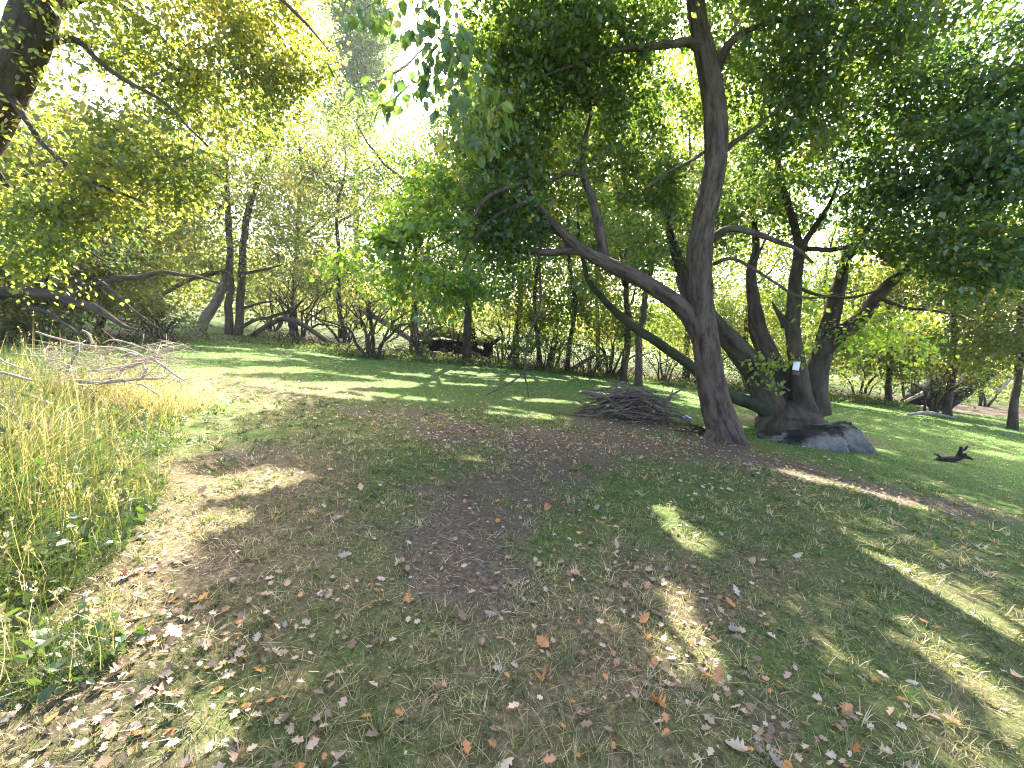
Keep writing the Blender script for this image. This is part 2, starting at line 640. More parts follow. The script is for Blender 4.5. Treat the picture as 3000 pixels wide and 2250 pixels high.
# ------------------------------------------------------------------ grass
GRASS = leaf_mat('grass_blade', [(0, (.042, .075, .016)), (.3, (.090, .112, .028)), (.55, (.185, .165, .065)), (.8, (.33, .26, .135)), (1, (.48, .39, .24))],
                 k=1.12, trans=(1.6, 1.7, 1.2), tmix=.4, patch=.10, scale=1.4, gloss=.05)
LAWN = leaf_mat('lawn_blade', [(0, (.042, .13, .018)), (.5, (.072, .185, .026)), (.85, (.11, .21, .036)), (1, (.24, .24, .09))],
                k=1.3, trans=(1.8, 1.8, 1.2), tmix=.42, patch=.15, scale=.6, gloss=.05)
TALL = leaf_mat('tall_grass_blade', [(0, (.035, .075, .014)), (.35, (.075, .105, .022)), (.65, (.16, .145, .045)), (.9, (.30, .24, .11)), (1, (.42, .34, .19))],
                k=.9, trans=(1.7, 1.7, 1.2), tmix=.5, patch=.25, scale=1.0, gloss=.05)


def blades(mb, x, y, h, w, lean, tint, bend=.5, segs=2):
    n = len(x)
    az = rng.uniform(0, 2 * math.pi, n)
    d = np.stack([np.cos(az), np.sin(az), np.zeros(n)], -1)
    fz = rng.uniform(0, 2 * math.pi, n)
    s = np.stack([np.cos(fz), np.sin(fz), np.zeros(n)], -1) * w[:, None] * .5
    base = np.stack([x, y, H(x, y) - .006], -1)
    rows = []
    for k in range(segs):
        u = k / segs
        c = base + d * (h * (lean * u + bend * lean * u * u))[:, None] + np.array([0, 0, 1]) * (h * np.sqrt(np.maximum(.02, 1 - np.minimum(lean, .98) ** 2)) * (u - .35 * lean * u * u))[:, None]
        ww = 1 - .55 * u
        rows += [c - s * ww, c + s * ww]
    tip = base + d * (h * (lean + bend * lean))[:, None] + np.array([0, 0, 1]) * (h * np.sqrt(np.maximum(.02, 1 - np.minimum(lean, .98) ** 2)) * (1 - .35 * lean))[:, None]
    V = np.stack(rows + [tip], 1)
    k = 2 * segs + 1
    b = np.arange(n)[:, None]
    Qs = [np.stack([b[:, 0] * k + 2 * i, b[:, 0] * k + 2 * i + 1, b[:, 0] * k + 2 * i + 3, b[:, 0] * k + 2 * i + 2], -1) for i in range(segs - 1)]
    Tt = np.stack([b[:, 0] * k + 2 * segs - 2, b[:, 0] * k + 2 * segs - 1, b[:, 0] * k + 2 * segs], -1)
    mb.add(V.reshape(-1, 3), np.concatenate(Qs) if Qs else None, Tt, tint=np.repeat(tint, k))


# outline of the uncut tall grass on the left (ground plan)
TG = np.array([gp(p, q)[:2] for p, q in ((520, 1150), (490, 1290), (430, 1420), (400, 1540), (330, 1660), (200, 1760), (-100, 1860))])


TGC = gp(40, 1960)[:2]


def tall_mask(x, y):
    bx = np.interp(y, TG[::-1, 1], TG[::-1, 0])
    main = (x < bx + .35 * n2(x, y, 2.0, 2, 8.0)) & (y < TG[0, 1] + .4 + .3 * n2(x, y, 1.0, 2, 3.0)) & (y > TG[-1, 1] - .3)
    return main | (np.hypot(x - TGC[0], y - TGC[1]) < .30 + .12 * n2(x, y, 5.0, 2, 8.0))


def make_grass():
    n = 210000
    # density falls with distance from the clearing's near side
    u = rng.random(n)
    r = (1.0 ** .5 + u * (27 ** .5 - 1.0 ** .5)) ** 2
    th = rng.uniform(R(-66), R(66), n)
    x, y = r * np.sin(th), r * np.cos(th)
    dm = dirt_mask(x, y)
    keep = rng.random(n) > np.clip(dm * 1.25, 0, .97)
    keep &= y < edge_y(x) + .5
    x, y, r, dm = x[keep], y[keep], r[keep], dm[keep]
    dry = field(DRY, x, y)
    nz = n2(x, y, 1.1, 3, 6.0)
    nf = n2(x, y, 4.5, 2, 12.0)
    lawn = np.clip((r - 6.0 + 1.2 * n2(x, y, .5, 2, 2.0) + np.clip(x - 2, 0, 4) * .5) / 2.5, 0, 1)
    tuft = n2(x, y, 9.0, 2, 41.0)
    h = (.022 + .026 * rng.random(len(x)) + .055 * np.clip(nf + .1, 0, 1) * np.clip(tuft + .3, 0, 1)) * np.clip(.8 + r * .02, .8, 1.5)
    h = np.where((tuft < -.22) & (r < 9), h * .35, h)
    w = .0030 * np.clip(r / 2.2, 1, 9)
    lean = np.clip(rng.normal(.55, .25, len(x)), .05, .97)
    tint = np.clip(.47 + .38 * dry + .36 * nz - .34 * tuft - .15 * nf + rng.normal(0, .22, len(x)) + .25 * dm, 0, 1)
    isl = rng.random(len(x)) < lawn
    w = w * np.where(rng.random(len(x)) < .25, 1.7, 1.0)
    mb = MB()
    k = ~isl
    blades(mb, x[k], y[k], h[k], w[k], lean[k], tint[k])
    # tufts that stand out of the matted turf
    nt_ = 3600
    r_ = rng.uniform(1.1, 8.5, nt_) ** 1.0
    th_ = rng.uniform(R(-60), R(60), nt_)
    tx, ty = r_ * np.sin(th_), r_ * np.cos(th_)
    kk = rng.random(nt_) > dirt_mask(tx, ty) * 1.3
    tx, ty, r_ = tx[kk], ty[kk], r_[kk]
    m = 13
    hs = np.repeat(rng.uniform(.05, .115, len(tx)), m)
    tt = np.repeat(np.clip(.42 + .3 * n2(tx, ty, 1.1, 3, 6.0) + rng.normal(0, .24, len(tx)), 0, 1), m)
    q = len(hs)
    blades(mb, np.repeat(tx, m) + rng.normal(0, .022, q), np.repeat(ty, m) + rng.normal(0, .022, q), hs * rng.uniform(.5, 1.1, q),
           .0050 * np.clip(np.repeat(r_, m) / 2.4, 1, 3), np.clip(rng.normal(.55, .25, q), .05, .95), np.clip(tt + rng.normal(0, .12, q), 0, 1), bend=.8)
    # bleached straw lying on top
    q = 15000
    r_ = rng.uniform(1.0, 7.5, q)
    th_ = rng.uniform(R(-60), R(60), q)
    tx, ty = r_ * np.sin(th_), r_ * np.cos(th_)
    kk = rng.random(q) < .25 + .7 * field(DRY, tx, ty) + .3 * n2(tx, ty, 1.7, 2, 14.0)
    tx, ty, r_ = tx[kk], ty[kk], r_[kk]
    q = len(tx)
    blades(mb, tx, ty, rng.uniform(.05, .14, q), .0032 * np.clip(r_ / 2.2, 1, 3), rng.uniform(.9, .985, q), np.clip(rng.normal(.9, .12, q), 0, 1), bend=.3)
    o = mb.obj('short_grass', GRASS, smooth=False)
    tag(o, 'short patchy grass mixed with straw in the foreground', 'grass', kind='stuff')
    mb = MB()
    k = isl
    tl = np.clip(.30 + .25 * dry[k] + .22 * nz[k] + rng.normal(0, .16, k.sum()) + .3 * dm[k], 0, 1)
    blades(mb, x[k], y[k], h[k], w[k], lean[k] * .8, tl, segs=1)
    o = mb.obj('lawn_grass', LAWN, smooth=False)
    tag(o, 'green mown lawn stretching back to the wood', 'grass', kind='stuff')
    # tall uncut grass
    n = 100000
    x = np.concatenate([rng.uniform(-9, -.8, 62000), rng.uniform(-4, -.8, 38000)])
    y = np.concatenate([rng.uniform(1.0, 7.5, 62000), rng.uniform(1.0, 3.6, 38000)])
    k = tall_mask(x, y) & (vnoise(np.stack([x * 1.6, y * 1.6, x * 0 + 2], -1)) > -.75)
    x, y = x[k], y[k]
    rr = np.hypot(x, y)
    k = rng.random(len(x)) < np.clip(1.15 - rr * .05, .35, 1)
    x, y, rr = x[k], y[k], rr[k]
    edge = np.clip((np.interp(y, TG[::-1, 1], TG[::-1, 0]) - x) / 1.1, .0, 1)
    h = (.16 + .48 * edge) * rng.uniform(.25, 1.2, len(x)) * (1 + .35 * n2(x, y, 1.7, 2, 21.0))
    tint = np.clip(.25 + .42 * n2(x, y, 1.3, 3, 1.0) + rng.normal(0, .25, len(x)) + .1 * edge - .2 * (rr < 3), 0, 1)
    mb = MB()
    blades(mb, x, y, h, np.full(len(x), .0042) * np.clip(rr / 3, .8, 2), np.clip(rng.normal(.5, .34, len(x)), .03, .97), tint, bend=.9, segs=3)
    # weeds among the blades, seed heads above them
    j = rng.choice(len(x), 900)
    m = 5
    P = np.stack([x[j], y[j], H(x[j], y[j])], -1)
    P = np.repeat(P, m, 0) + rng.normal(0, .05, (900 * m, 3))
    P[:, 2] = H(P[:, 0], P[:, 1]) + np.repeat(h[j], m) * rng.uniform(.15, .8, 900 * m)
    leaves(mb, P, rng.normal(0, 1, (900 * m, 3)), rng.normal(0, .5, (900 * m, 3)) + np.array([0, 0, .8]), rng.uniform(.03, .075, 900 * m), np.clip(rng.normal(.15, .12, 900 * m), 0, 1), LEAF6)
    j = rng.choice(len(x), 420)
    for q in j:
        hh = h[q] * 1.15 + .12
        b0 = np.array([x[q], y[q], H(x[q], y[q])])
        tip = b0 + np.array([rng.normal(0, .16), rng.normal(0, .16), 1.0]) * hh
        md = (b0 + tip) / 2 + rng.normal(0, .03, 3)
        sd = np.array([.0016, 0, 0])
        mb.add(np.array([b0 - sd, b0 + sd, md + sd, md - sd, tip]), [[0, 1, 2, 3]], [[3, 2, 4]], tint=np.full(5, .85))
        u = rng.uniform(-.09, .0, 9)
        hp = tip + (tip - md) / np.linalg.norm(tip - md) * u[:, None]
        leaves(mb, hp, rng.normal(0, .5, (9, 3)) + np.array([0, 0, .9]), rng.normal(0, 1, (9, 3)), rng.uniform(.012, .026, 9), rng.uniform(.7, 1, 9))
    o = mb.obj('tall_grass', TALL, smooth=False)
    tag(o, 'tall uncut yellow green grass along the left edge', 'grass', kind='stuff')


make_grass()

# ------------------------------------------------------------------ trees
def twig_mesh(mb, a, b, r0, r1, sag, n=5, segs=4):
    m = (a + b) / 2 + np.array([rng.normal(0, .08), rng.normal(0, .08), sag]) * np.linalg.norm(b - a)
    tube(mb, [a, m, b], [r0, (r0 + r1) / 2, r1], n=n, segs=segs)
    return m


def sample_vol(vols, per=1.0):
    C = []
    for (px, py, Y, rx, ry, rY, n) in vols:
        c = at(px, py, Y)
        n = int(n * per)
        d = unit(rng.normal(size=(n, 3)))
        rad = rng.random(n) ** .42
        e = np.array([pxm(rx, Y), rY, pxm(ry, Y)])
        C.append(c + d * rad[:, None] * e)
    return np.concatenate(C)


def grow(root, nodes, nr, C, twmat, lfmat, nleaf, lsize, spread, shape=LEAF4, twigs=True, droop=.35, tr=.010, tintmu=.4, tintsd=.2, name='crown', tn=5, ts=4):
    """carry leaf sprays at the points C on twigs that branch from the limbs"""
    nodes = [np.asarray(n) for n in nodes]
    rad = list(nr)
    A = np.array(nodes)
    Rr = np.array(rad)
    dist = np.array([np.min(np.sum((A - c) ** 2, 1)) for c in C])
    order = np.argsort(dist)
    mbt = MB()
    dirs = np.zeros_like(C)
    ok = np.ones(len(C), bool)
    cap = len(A) + 3 * len(C)
    buf = np.zeros((cap, 3))
    bufr = np.zeros(cap)
    k = len(A)
    buf[:k] = A
    bufr[:k] = Rr
    shut = ~sun_open(C)
    for i in order:
        c = C[i]
        dd = np.sum((buf[:k] - c) ** 2, 1)
        j = int(np.argmin(dd))
        p = buf[j]
        Ln = math.sqrt(dd[j])
        dirs[i] = c - p
        if twigs and Ln > .02 and shut[i]:
            r0 = min(bufr[j] * .7, tr * (.5 + .35 * Ln))
            r1 = max(.0025, r0 * .45)
            m = twig_mesh(mbt, p, c, r0, r1, rng.uniform(-.02, .14), tn, ts)
            buf[k] = m
            bufr[k] = (r0 + r1) / 2
            buf[k + 1] = c
            bufr[k + 1] = r1
            k += 2
    if twigs:
        o = mbt.obj('twigs', twmat, root)
        o['kind'] = 'stuff'
    n = len(C) * nleaf
    idx = np.repeat(np.arange(len(C)), nleaf)
    D = unit(dirs + rng.normal(0, .05, dirs.shape))[idx]
    along = rng.uniform(-1.0, 1.0, n)
    jit = rng.normal(0, .45, (n, 3))
    jit[:, 2] *= .55
    P = C[idx] + (D * along[:, None] * .8 + jit) * (spread * rng.uniform(.7, 1.3, len(C)))[idx, None]
    P[:, 2] -= droop * spread * np.abs(along) * .5
    k = ~sun_open(P) & (P[:, 2] > H(P[:, 0], P[:, 1]) + .05)
    P, D, idx = P[k], D[k], idx[k]
    n = len(P)
    dl = unit(D * .5 + rng.normal(0, .6, (n, 3)) + np.array([0, 0, -droop]))
    nn = unit(rng.normal(0, .55, (n, 3)) + np.array([0, 0, .75]))
    sz = lsize * rng.uniform(.55, 1.4, n)
    tint = np.clip(tintmu + rng.normal(0, tintsd * .6, len(C))[idx] + rng.normal(0, tintsd, n), 0, 1)
    mb = MB()
    leaves(mb, P, dl, nn, sz, tint, shape)
    o = mb.obj(name, lfmat, root, smooth=False)
    o['kind'] = 'stuff'
    return o


SC = [1.0]


def limb_px(pts, Y0, Y1):
    """pixel centre line and half widths -> points and radii in metres at the limb's own distance"""
    n = len(pts)
    P, Rr = [], []
    for i, (x, y, r) in enumerate(pts):
        Y = Y0 + (Y1 - Y0) * (i / max(1, n - 1))
        P.append(at(x, y, Y))
        Rr.append(pxm(r, Y) * SC[0])
    return np.array(P), np.array(Rr)


class Tree:
    def __init__(self, name, base, label, cat='tree', group=None):
        self.root = empty(name, tuple(base))
        tag(self.root, label, cat, group)
        self.nodes, self.nr = [], []

    def limb(self, name, P, Rr, mat, n=24, segs=10, rough=.06, ridge=0.0, node_from=0, wig=.0, fr=3.0, seed=None, parent=None):
        mb = MB()
        C, r = tube(mb, P, Rr, n=n, segs=segs, rough=rough, ridge=ridge, wig=wig, fr=fr, seed=rng.uniform(0, 50) if seed is None else seed)
        o = mb.obj(name, mat, parent or self.root)
        for c, q in list(zip(C, r))[node_from:]:
            self.nodes.append(c)
            self.nr.append(q)
        return o

    def crown(self, C, twmat, lfmat, **k):
        return grow(self.root, self.nodes, self.nr, C, twmat, lfmat, **k)


# --- the slender tree in front
def tree_front():
    b = gp(2125, 1288)
    Y = b[1]
    t = Tree('leaning_tree', b, 'slender grey brown tree with a long arching left limb beside the brush pile')
    SC[0] = .77
    pts = [(2132, 1312, 76), (2122, 1272, 63), (2106, 1220, 55), (2092, 1160, 50), (2078, 1080, 47), (2064, 980, 44), (2054, 880, 41), (2050, 800, 40), (2050, 735, 43), (2062, 650, 37), (2082, 560, 36),
           (2096, 470, 36), (2098, 380, 37), (2090, 290, 36), (2070, 180, 33), (2045, 60, 28), (2030, -70, 26), (2010, -260, 22), (1990, -480, 17), (1980, -750, 10)]
    P, Rr = limb_px(pts, Y, Y - .4)
    t.limb('trunk', P, Rr, BARK, n=170, segs=48, rough=.15, ridge=.085, node_from=110)
    P, Rr = limb_px([(2085, 1070, 18), (2100, 1130, 24), (2116, 1190, 25), (2136, 1245, 25), (2158, 1288, 22), (2182, 1312, 12)], Y - .06, Y - .34)
    t.limb('buttress_root', P, Rr, BARK, n=40, segs=16, rough=.1, ridge=.06, node_from=999)
    P, Rr = limb_px([(2110, 1240, 30), (2075, 1290, 24), (2050, 1318, 10)], Y - .05, Y - .2)
    t.limb('buttress_root', P, Rr, BARK, n=20, segs=14, rough=.1, node_from=999)
    SC[0] = .70
    A = [(2066, 1035, 34), (2035, 955, 34), (1990, 895, 33), (1930, 852, 31), (1850, 806, 29), (1770, 768, 27), (1700, 730, 23), (1650, 685, 19), (1605, 638, 16), (1560, 588, 13)]
    limbs = [
        ('limb', A, 0, -.5, 60, 18, 22),
        ('limb', [(1700, 735, 17), (1640, 736, 15), (1560, 733, 14), (1490, 724, 12), (1440, 712, 9), (1405, 682, 5), (1380, 650, 3)], -.32, -.6, 30, 10, 12),
        ('limb', [(1775, 775, 22), (1765, 720, 20), (1750, 640, 18), (1732, 575, 16), (1712, 520, 13), (1706, 470, 10), (1712, 410, 8), (1730, 330, 6), (1720, 240, 4)], -.2, .4, 40, 12, 12),
        ('branch', [(1560, 588, 12), (1500, 610, 10), (1440, 650, 8), (1390, 710, 6), (1350, 790, 3)], -.5, -1.1, 24, 8, 6),
        ('branch', [(1560, 588, 12), (1535, 535, 11), (1465, 560, 9), (1410, 600, 7), (1350, 680, 5), (1260, 730, 3)], -.5, -1.4, 26, 8, 6),
        ('branch', [(1655, 695, 9), (1600, 668, 8), (1540, 662, 7), (1480, 640, 5), (1420, 600, 3)], -.4, -.2, 22, 8, 6),
        ('branch', [(1712, 520, 9), (1660, 510, 8), (1600, 530, 7), (1540, 480, 5), (1470, 400, 3)], 0, -.2, 22, 8, 6),
        ('limb', [(2062, 150, 24), (2020, 122, 17), (1960, 128, 14), (1880, 140, 12), (1790, 150, 9), (1690, 190, 5), (1600, 220, 3)], -.3, -1.0, 30, 10, 6),
        ('limb', [(2096, 215, 20), (2118, 160, 17), (2150, 115, 14), (2220, 78, 10), (2310, 55, 7), (2420, 40, 4)], -.3, -.8, 30, 10, 6),
        ('limb', [(2082, 705, 16), (2110, 680, 14), (2150, 668, 13), (2200, 680, 12), (2270, 708, 10), (2330, 725, 8), (2380, 770, 5)], 0, -.3, 30, 10, 10),
        ('branch', [(2090, 775, 8), (2140, 758, 7), (2200, 782, 6), (2270, 830, 5), (2340, 865, 5), (2420, 872, 4), (2520, 850, 2)], 0, -.4, 28, 7, 8),
        ('branch', [(2118, 450, 12), (2150, 415, 10), (2190, 385, 8), (2250, 340, 5), (2330, 290, 3)], -.2, -.6, 22, 8, 6),
        ('branch', [(2070, 440, 7), (2010, 475, 6), (1950, 505, 5), (1880, 560, 3)], -.2, -.3, 20, 7, 6),
        ('limb', [(2030, -70, 20), (1900, -220, 17), (1700, -330, 13), (1450, -330, 9), (1300, -160, 6), (1262, -20, 4)], -.4, -3.3, 36, 9, 6),
        ('limb', [(2010, -260, 18), (2200, -420, 15), (2500, -600, 11), (2900, -800, 6)], -.4, -1.5, 26, 9, 4),
        ('limb', [(1990, -480, 14), (1700, -750, 12), (1300, -1100, 8)], -.4, -1.5, 22, 8, 4),
        ('broken_stub', [(2035, 935, 22), (2012, 880, 20), (1995, 845, 14), (1985, 815, 7)], .1, .25, 10, 8, 999),
    ]
    made = []
    for i, (nm, pl, y0, y1, n, sg, nf) in enumerate(limbs):
        P, Rr = limb_px(pl, Y + y0, Y + y1)
        made.append(t.limb('branch' if 0 < i < 7 else nm, P, Rr, BARK, n=n, segs=sg, rough=.10, ridge=.03, node_from=nf, wig=.03 if sg < 12 else .0, parent=made[0] if 0 < i < 7 else None))
    made[0]['label'] = 'long arching limb reaching left over the lawn'
    SC[0] = 1.0
    hb = [(1580, 738, 5), (1581, 820, 5), (1579, 900, 5), (1552, 975, 4.5), (1540, 1040, 4.5), (1534, 1092, 4), (1492, 1125, 3.5), (1425, 1160, 2)]
    P, Rr = limb_px(hb, Y - .5, Y - .6)
    Rr = Rr * .75
    o = t.limb('hanging_branch', P, Rr, BARK, n=40, segs=6, node_from=999, wig=.015)
    o['label'] = 'thin dead branch hanging straight down from the arching limb'
    P, Rr = limb_px([(1534, 1090, 3.5), (1545, 1135, 2), (1548, 1165, 1.2)], Y - .6, Y - .6)
    t.limb('hanging_branch', P, Rr, BARK, n=10, segs=5, node_from=999)
    # the hole where a limb came off
    mb = MB()
    c = at(2068, 715, Y - .21)
    th = np.arange(12) / 12 * 2 * math.pi
    ring = [c + np.array([.035 * math.cos(a), -.02 * abs(math.cos(a)), .11 * math.sin(a)]) for a in th]
    mb.add(np.array(ring + [c + np.array([0, .03, 0])]), None, [[i, (i + 1) % 12, 12] for i in range(12)])
    mb.obj('knot_hole', WOOD_ROT, t.root)
    V = [(1610, 320, Y + .8, 270, 290, 1.4, 230), (1480, 640, Y - .3, 150, 150, .7, 60), (1440, 460, Y + .3, 150, 170, 1.0, 80), (1600, 120, Y - .4, 260, 130, 1.2, 80), (1880, 330, Y + 1.3, 200, 260, 1.0, 90), (1900, 560, Y + 1.3, 170, 130, .9, 30),
         (2390, 130, Y - .3, 260, 190, 1.4, 90), (2290, 420, Y + .2, 150, 170, 1.0, 44), (1720, 60, Y - .5, 270, 120, 1.4, 70), (2080, 150, Y + 1.9, 200, 200, .6, 40), (2500, 60, Y - .6, 300, 150, 1.5, 60),
         # the part of the crown above the picture
         (1900, -400, Y - .7, 750, 330, 2.4, 330), (2550, -450, Y - 1.0, 650, 330, 2.4, 250), (1200, -480, Y - 1.4, 480, 260, 2.0, 150), (1900, -900, Y - 1.2, 900, 260, 2.4, 200)]
    t.crown(sample_vol(V), BARK, GREEN, nleaf=74, lsize=.088, spread=.34, shape=LEAF4, tintmu=.38, tn=4, ts=3)
    # big leaved sprays that hang into the gap of sky, and the lit bough at the tip of the long limb
    V = [(1330, 200, Y - 3.3, 70, 170, .30, 10), (1262, 80, Y - 3.3, 40, 100, .2, 6), (1420, 330, Y - 2.9, 110, 110, .4, 12), (1190, 260, Y - 3.0, 140, 45, .3, 6), (1120, 20, Y - 3.2, 80, 40, .3, 3)]
    t.crown(sample_vol(V), BARK, DEEP, nleaf=11, lsize=.115, spread=.17, shape=LEAF6, tintmu=.3, droop=1.0, name='hanging_leaf_spray', tr=.006)
    V = [(1180, 690, Y - 1.5, 230, 100, .6, 34), (1050, 720, Y - 1.3, 140, 80, .5, 18), (1250, 820, Y - 1.2, 200, 90, .6, 22), (1300, 560, Y - 1.0, 130, 90, .6, 16)]
    t.crown(sample_vol(V), BARK, VIVID, nleaf=60, lsize=.085, spread=.28, shape=LEAF6, tintmu=.5, droop=.6, name='lit_bough', tn=4, ts=3)


tree_front()


# --- the tree of many stems behind it
def tree_stems():
    b = gp(2315, 1262)
    Y = b[1]
    t = Tree('many_stemmed_tree', b, 'old dark tree with six thick stems spreading from one stump behind the boulder')
    mb = MB()
    # the swollen foot
    SC[0] = 1.0
    prof = [(2315, 1295, 112), (2315, 1265, 102), (2316, 1238, 90), (2318, 1214, 70), (2320, 1192, 36)]
    P, Rr = limb_px(prof, Y, Y)
    t.limb('stump', P, Rr, BARK_DARK, n=26, segs=40, rough=.34, ridge=.10, fr=4.0, node_from=999)
    SC[0] = .73
    S = [
        ('stem', BARK_MOSS, [(2270, 1215, 34), (2215, 1185, 28), (2140, 1160, 24), (2060, 1100, 21), (1975, 1035, 19), (1900, 985, 18), (1845, 945, 17), (1795, 905, 14), (1750, 855, 11), (1718, 795, 9), (1700, 700, 7), (1690, 600, 4)], 0, .9, 60, 14, 44),
        ('stem', BARK_DARK, [(2270, 1220, 56), (2235, 1140, 50), (2195, 1065, 46), (2145, 1005, 41), (2095, 955, 36), (2040, 880, 28), (1990, 780, 20), (1960, 660, 13), (1950, 520, 8)], .1, 1.0, 50, 16, 34),
        ('stem', BARK_DARK, [(2310, 1210, 46), (2285, 1120, 42), (2250, 1040, 38), (2222, 960, 32), (2205, 880, 23), (2200, 800, 18), (2215, 720, 13), (2205, 600, 9), (2190, 480, 5)], .35, 1.2, 50, 14, 30),
        ('stem', BARK_DARK, [(2362, 1215, 44), (2345, 1140, 34), (2334, 1060, 29), (2323, 980, 27), (2322, 900, 25), (2328, 820, 21), (2338, 745, 19), (2330, 680, 14), (2305, 590, 11), (2285, 500, 9), (2278, 400, 6), (2290, 280, 3)], -.05, .1, 60, 14, 34),
        ('stem', BARK_DARK, [(2390, 1215, 50), (2388, 1140, 42), (2402, 1060, 36), (2420, 980, 31), (2440, 900, 28), (2462, 830, 22), (2480, 760, 15), (2520, 660, 9), (2540, 540, 4), (2570, 420, 1.5)], .1, .5, 50, 14, 30),
        ('stem', BARK_DARK, [(2412, 1030, 30), (2450, 985, 31), (2500, 948, 28), (2550, 895, 25), (2600, 835, 21), (2655, 785, 17), (2720, 720, 12), (2800, 620, 7), (2850, 500, 4)], .15, -.5, 46, 14, 22),
        ('branch', BARK_DARK, [(2336, 765, 15), (2362, 705, 12), (2405, 640, 10), (2445, 570, 6), (2475, 480, 3), (2500, 380, 1.5)], 0, -.3, 24, 9, 8),
        ('branch', BARK_DARK, [(2300, 960, 14), (2285, 930, 12), (2270, 905, 7), (2260, 880, 3)], 0, .1, 12, 8, 999),
        ('branch', BARK_DARK, [(2345, 730, 10), (2420, 730, 9), (2510, 715, 7), (2620, 700, 4)], 0, -.4, 22, 8, 6),
        ('branch', BARK_DARK, [(2340, 845, 7), (2420, 868, 6), (2500, 870, 5), (2580, 850, 3)], 0, -.3, 22, 7, 6),
        ('branch', BARK_DARK, [(2580, 880, 8), (2650, 900, 6), (2730, 910, 5), (2830, 930, 3)], -.2, -.8, 22, 7, 6),
        ('limb', BARK_DARK, [(2480, 760, 14), (2600, 600, 11), (2750, 430, 9), (2920, 280, 6), (3100, 100, 3)], .4, -1.8, 30, 9, 8),
        ('limb', BARK_DARK, [(2720, 720, 11), (2850, 640, 9), (3000, 520, 7), (3200, 380, 4)], -.3, -2.4, 26, 9, 6),
    ]
    made = []
    of = {6: 3, 7: 3, 8: 3, 9: 3, 10: 5, 11: 4, 12: 5}
    for i, (nm, m, pl, y0, y1, n, sg, nf) in enumerate(S):
        P, Rr = limb_px(pl, Y + y0, Y + y1)
        o = t.limb('branch' if i in of else nm, P, Rr, m, n=n, segs=sg, rough=.13, ridge=.05, node_from=nf, wig=.035, parent=made[of[i]] if i in of else None)
        made.append(o)
        if m is BARK_MOSS:
            o['label'] = 'long mossy stem reaching low to the left behind the slender tree'
    SC[0] = 1.0
    V = [(2560, 330, Y - .3, 330, 130, 1.3, 60), (2850, 520, Y - 2.0, 230, 220, 1.3, 130), (2800, 240, Y - 1.5, 260, 130, 1.2, 64), (2640, 700, Y - .4, 200, 130, 1.0, 50), (2880, 760, Y - 2.3, 140, 100, .8, 36),
         (2200, 560, Y + .8, 160, 160, 1.0, 40), (2000, 700, Y + 1.2, 190, 150, 1.0, 44), (2280, 260, Y + .5, 170, 120, 1.0, 30), (1760, 720, Y + 1.1, 130, 150, .9, 34), (3060, 350, Y - 2.5, 150, 260, 1.2, 60),
         (2480, 510, Y, 260, 190, 1.2, 60),
         (2500, -200, Y, 800, 280, 2.2, 120), (3050, -150, Y - 1.5, 350, 350, 2.0, 90)]
    t.crown(sample_vol(V), BARK_DARK, DEEP, nleaf=72, lsize=.098, spread=.34, shape=LEAF4, tintmu=.42, tn=4, ts=3)
    V = [(2480, 960, Y - .1, 170, 110, .6, 26), (2270, 1090, Y - .3, 60, 70, .3, 7), (2600, 980, Y + .3, 170, 100, .8, 24), (2350, 880, Y + .8, 120, 90, .6, 14)]
    t.crown(sample_vol(V), BARK_DARK, VIVID, nleaf=30, lsize=.09, spread=.26, shape=LEAF6, tintmu=.6, name='sucker_shoots')
    return Y


Y_STEMS = tree_stems()


# --- trees on the left
def tree_left():
    Y = 6.2
    b = np.array([*at(-330, 1150, Y)[:2], 0])
    b[2] = H(b[0], b[1])
    t = Tree('broad_tree', b, 'big dark trunk leaning inward at the upper left corner with yellowing leaves')
    P, Rr = limb_px([(-350, 1100, 80), (-320, 950, 66), (-240, 740, 60), (-140, 520, 56), (-30, 330, 52), (40, 190, 50), (90, 80, 48), (130, -60, 44), (200, -250, 38), (260, -500, 24)], Y, Y - .5)
    P = np.vstack([[b[0], b[1], b[2] - .1], P])
    Rr = np.concatenate([[Rr[0] * 1.3], Rr])
    t.limb('trunk', P, Rr, BARK_DARK, n=80, segs=26, rough=.10, ridge=.05, node_from=46)
    L = [[(100, 110, 20), (220, 130, 14), (330, 210, 10), (480, 300, 7), (620, 420, 4)], [(120, 60, 22), (260, -20, 15), (420, 60, 10), (560, 200, 7), (640, 300, 4)], [(20, 270, 16), (120, 420, 11), (260, 520, 8), (420, 590, 5)],
         [(-60, 430, 16), (60, 580, 11), (180, 680, 8), (320, 760, 4)], [(180, -160, 26), (420, -220, 18), (640, -140, 12), (860, 20, 7), (960, 140, 3)], [(200, -250, 20), (50, -420, 14), (-200, -500, 8)], [(230, -400, 18), (500, -560, 12), (850, -560, 7)]]
    for i, pl in enumerate(L):
        P, Rr = limb_px(pl, Y - .3, Y + (.9 if i % 2 else -.7))
        t.limb('limb', P, Rr * .62, BARK_DARK, n=28, segs=8, node_from=5, wig=.05)
    V = [(300, 130, Y, 300, 130, 1.2, 44), (560, 120, Y + .6, 300, 170, 1.3, 100), (800, 130, Y + .8, 150, 180, 1.0, 64), (420, 480, Y - .3, 200, 150, .9, 56), (180, 620, Y - .5, 190, 110, .8, 60), (130, 760, Y - .3, 140, 80, .6, 24),
         (650, 330, Y + .8, 180, 110, 1.0, 30), (100, 330, Y, 160, 120, .8, 12), (880, 260, Y + .8, 90, 110, .7, 14),
         (500, -400, Y, 650, 230, 2.0, 60), (-200, -200, Y, 300, 400, 1.6, 40)]
    t.crown(sample_vol(V), BARK_DARK, YELLOW, nleaf=70, lsize=.072, spread=.32, shape=LEAF4, tintmu=.46, tintsd=.15, tn=4, ts=3)


tree_left()


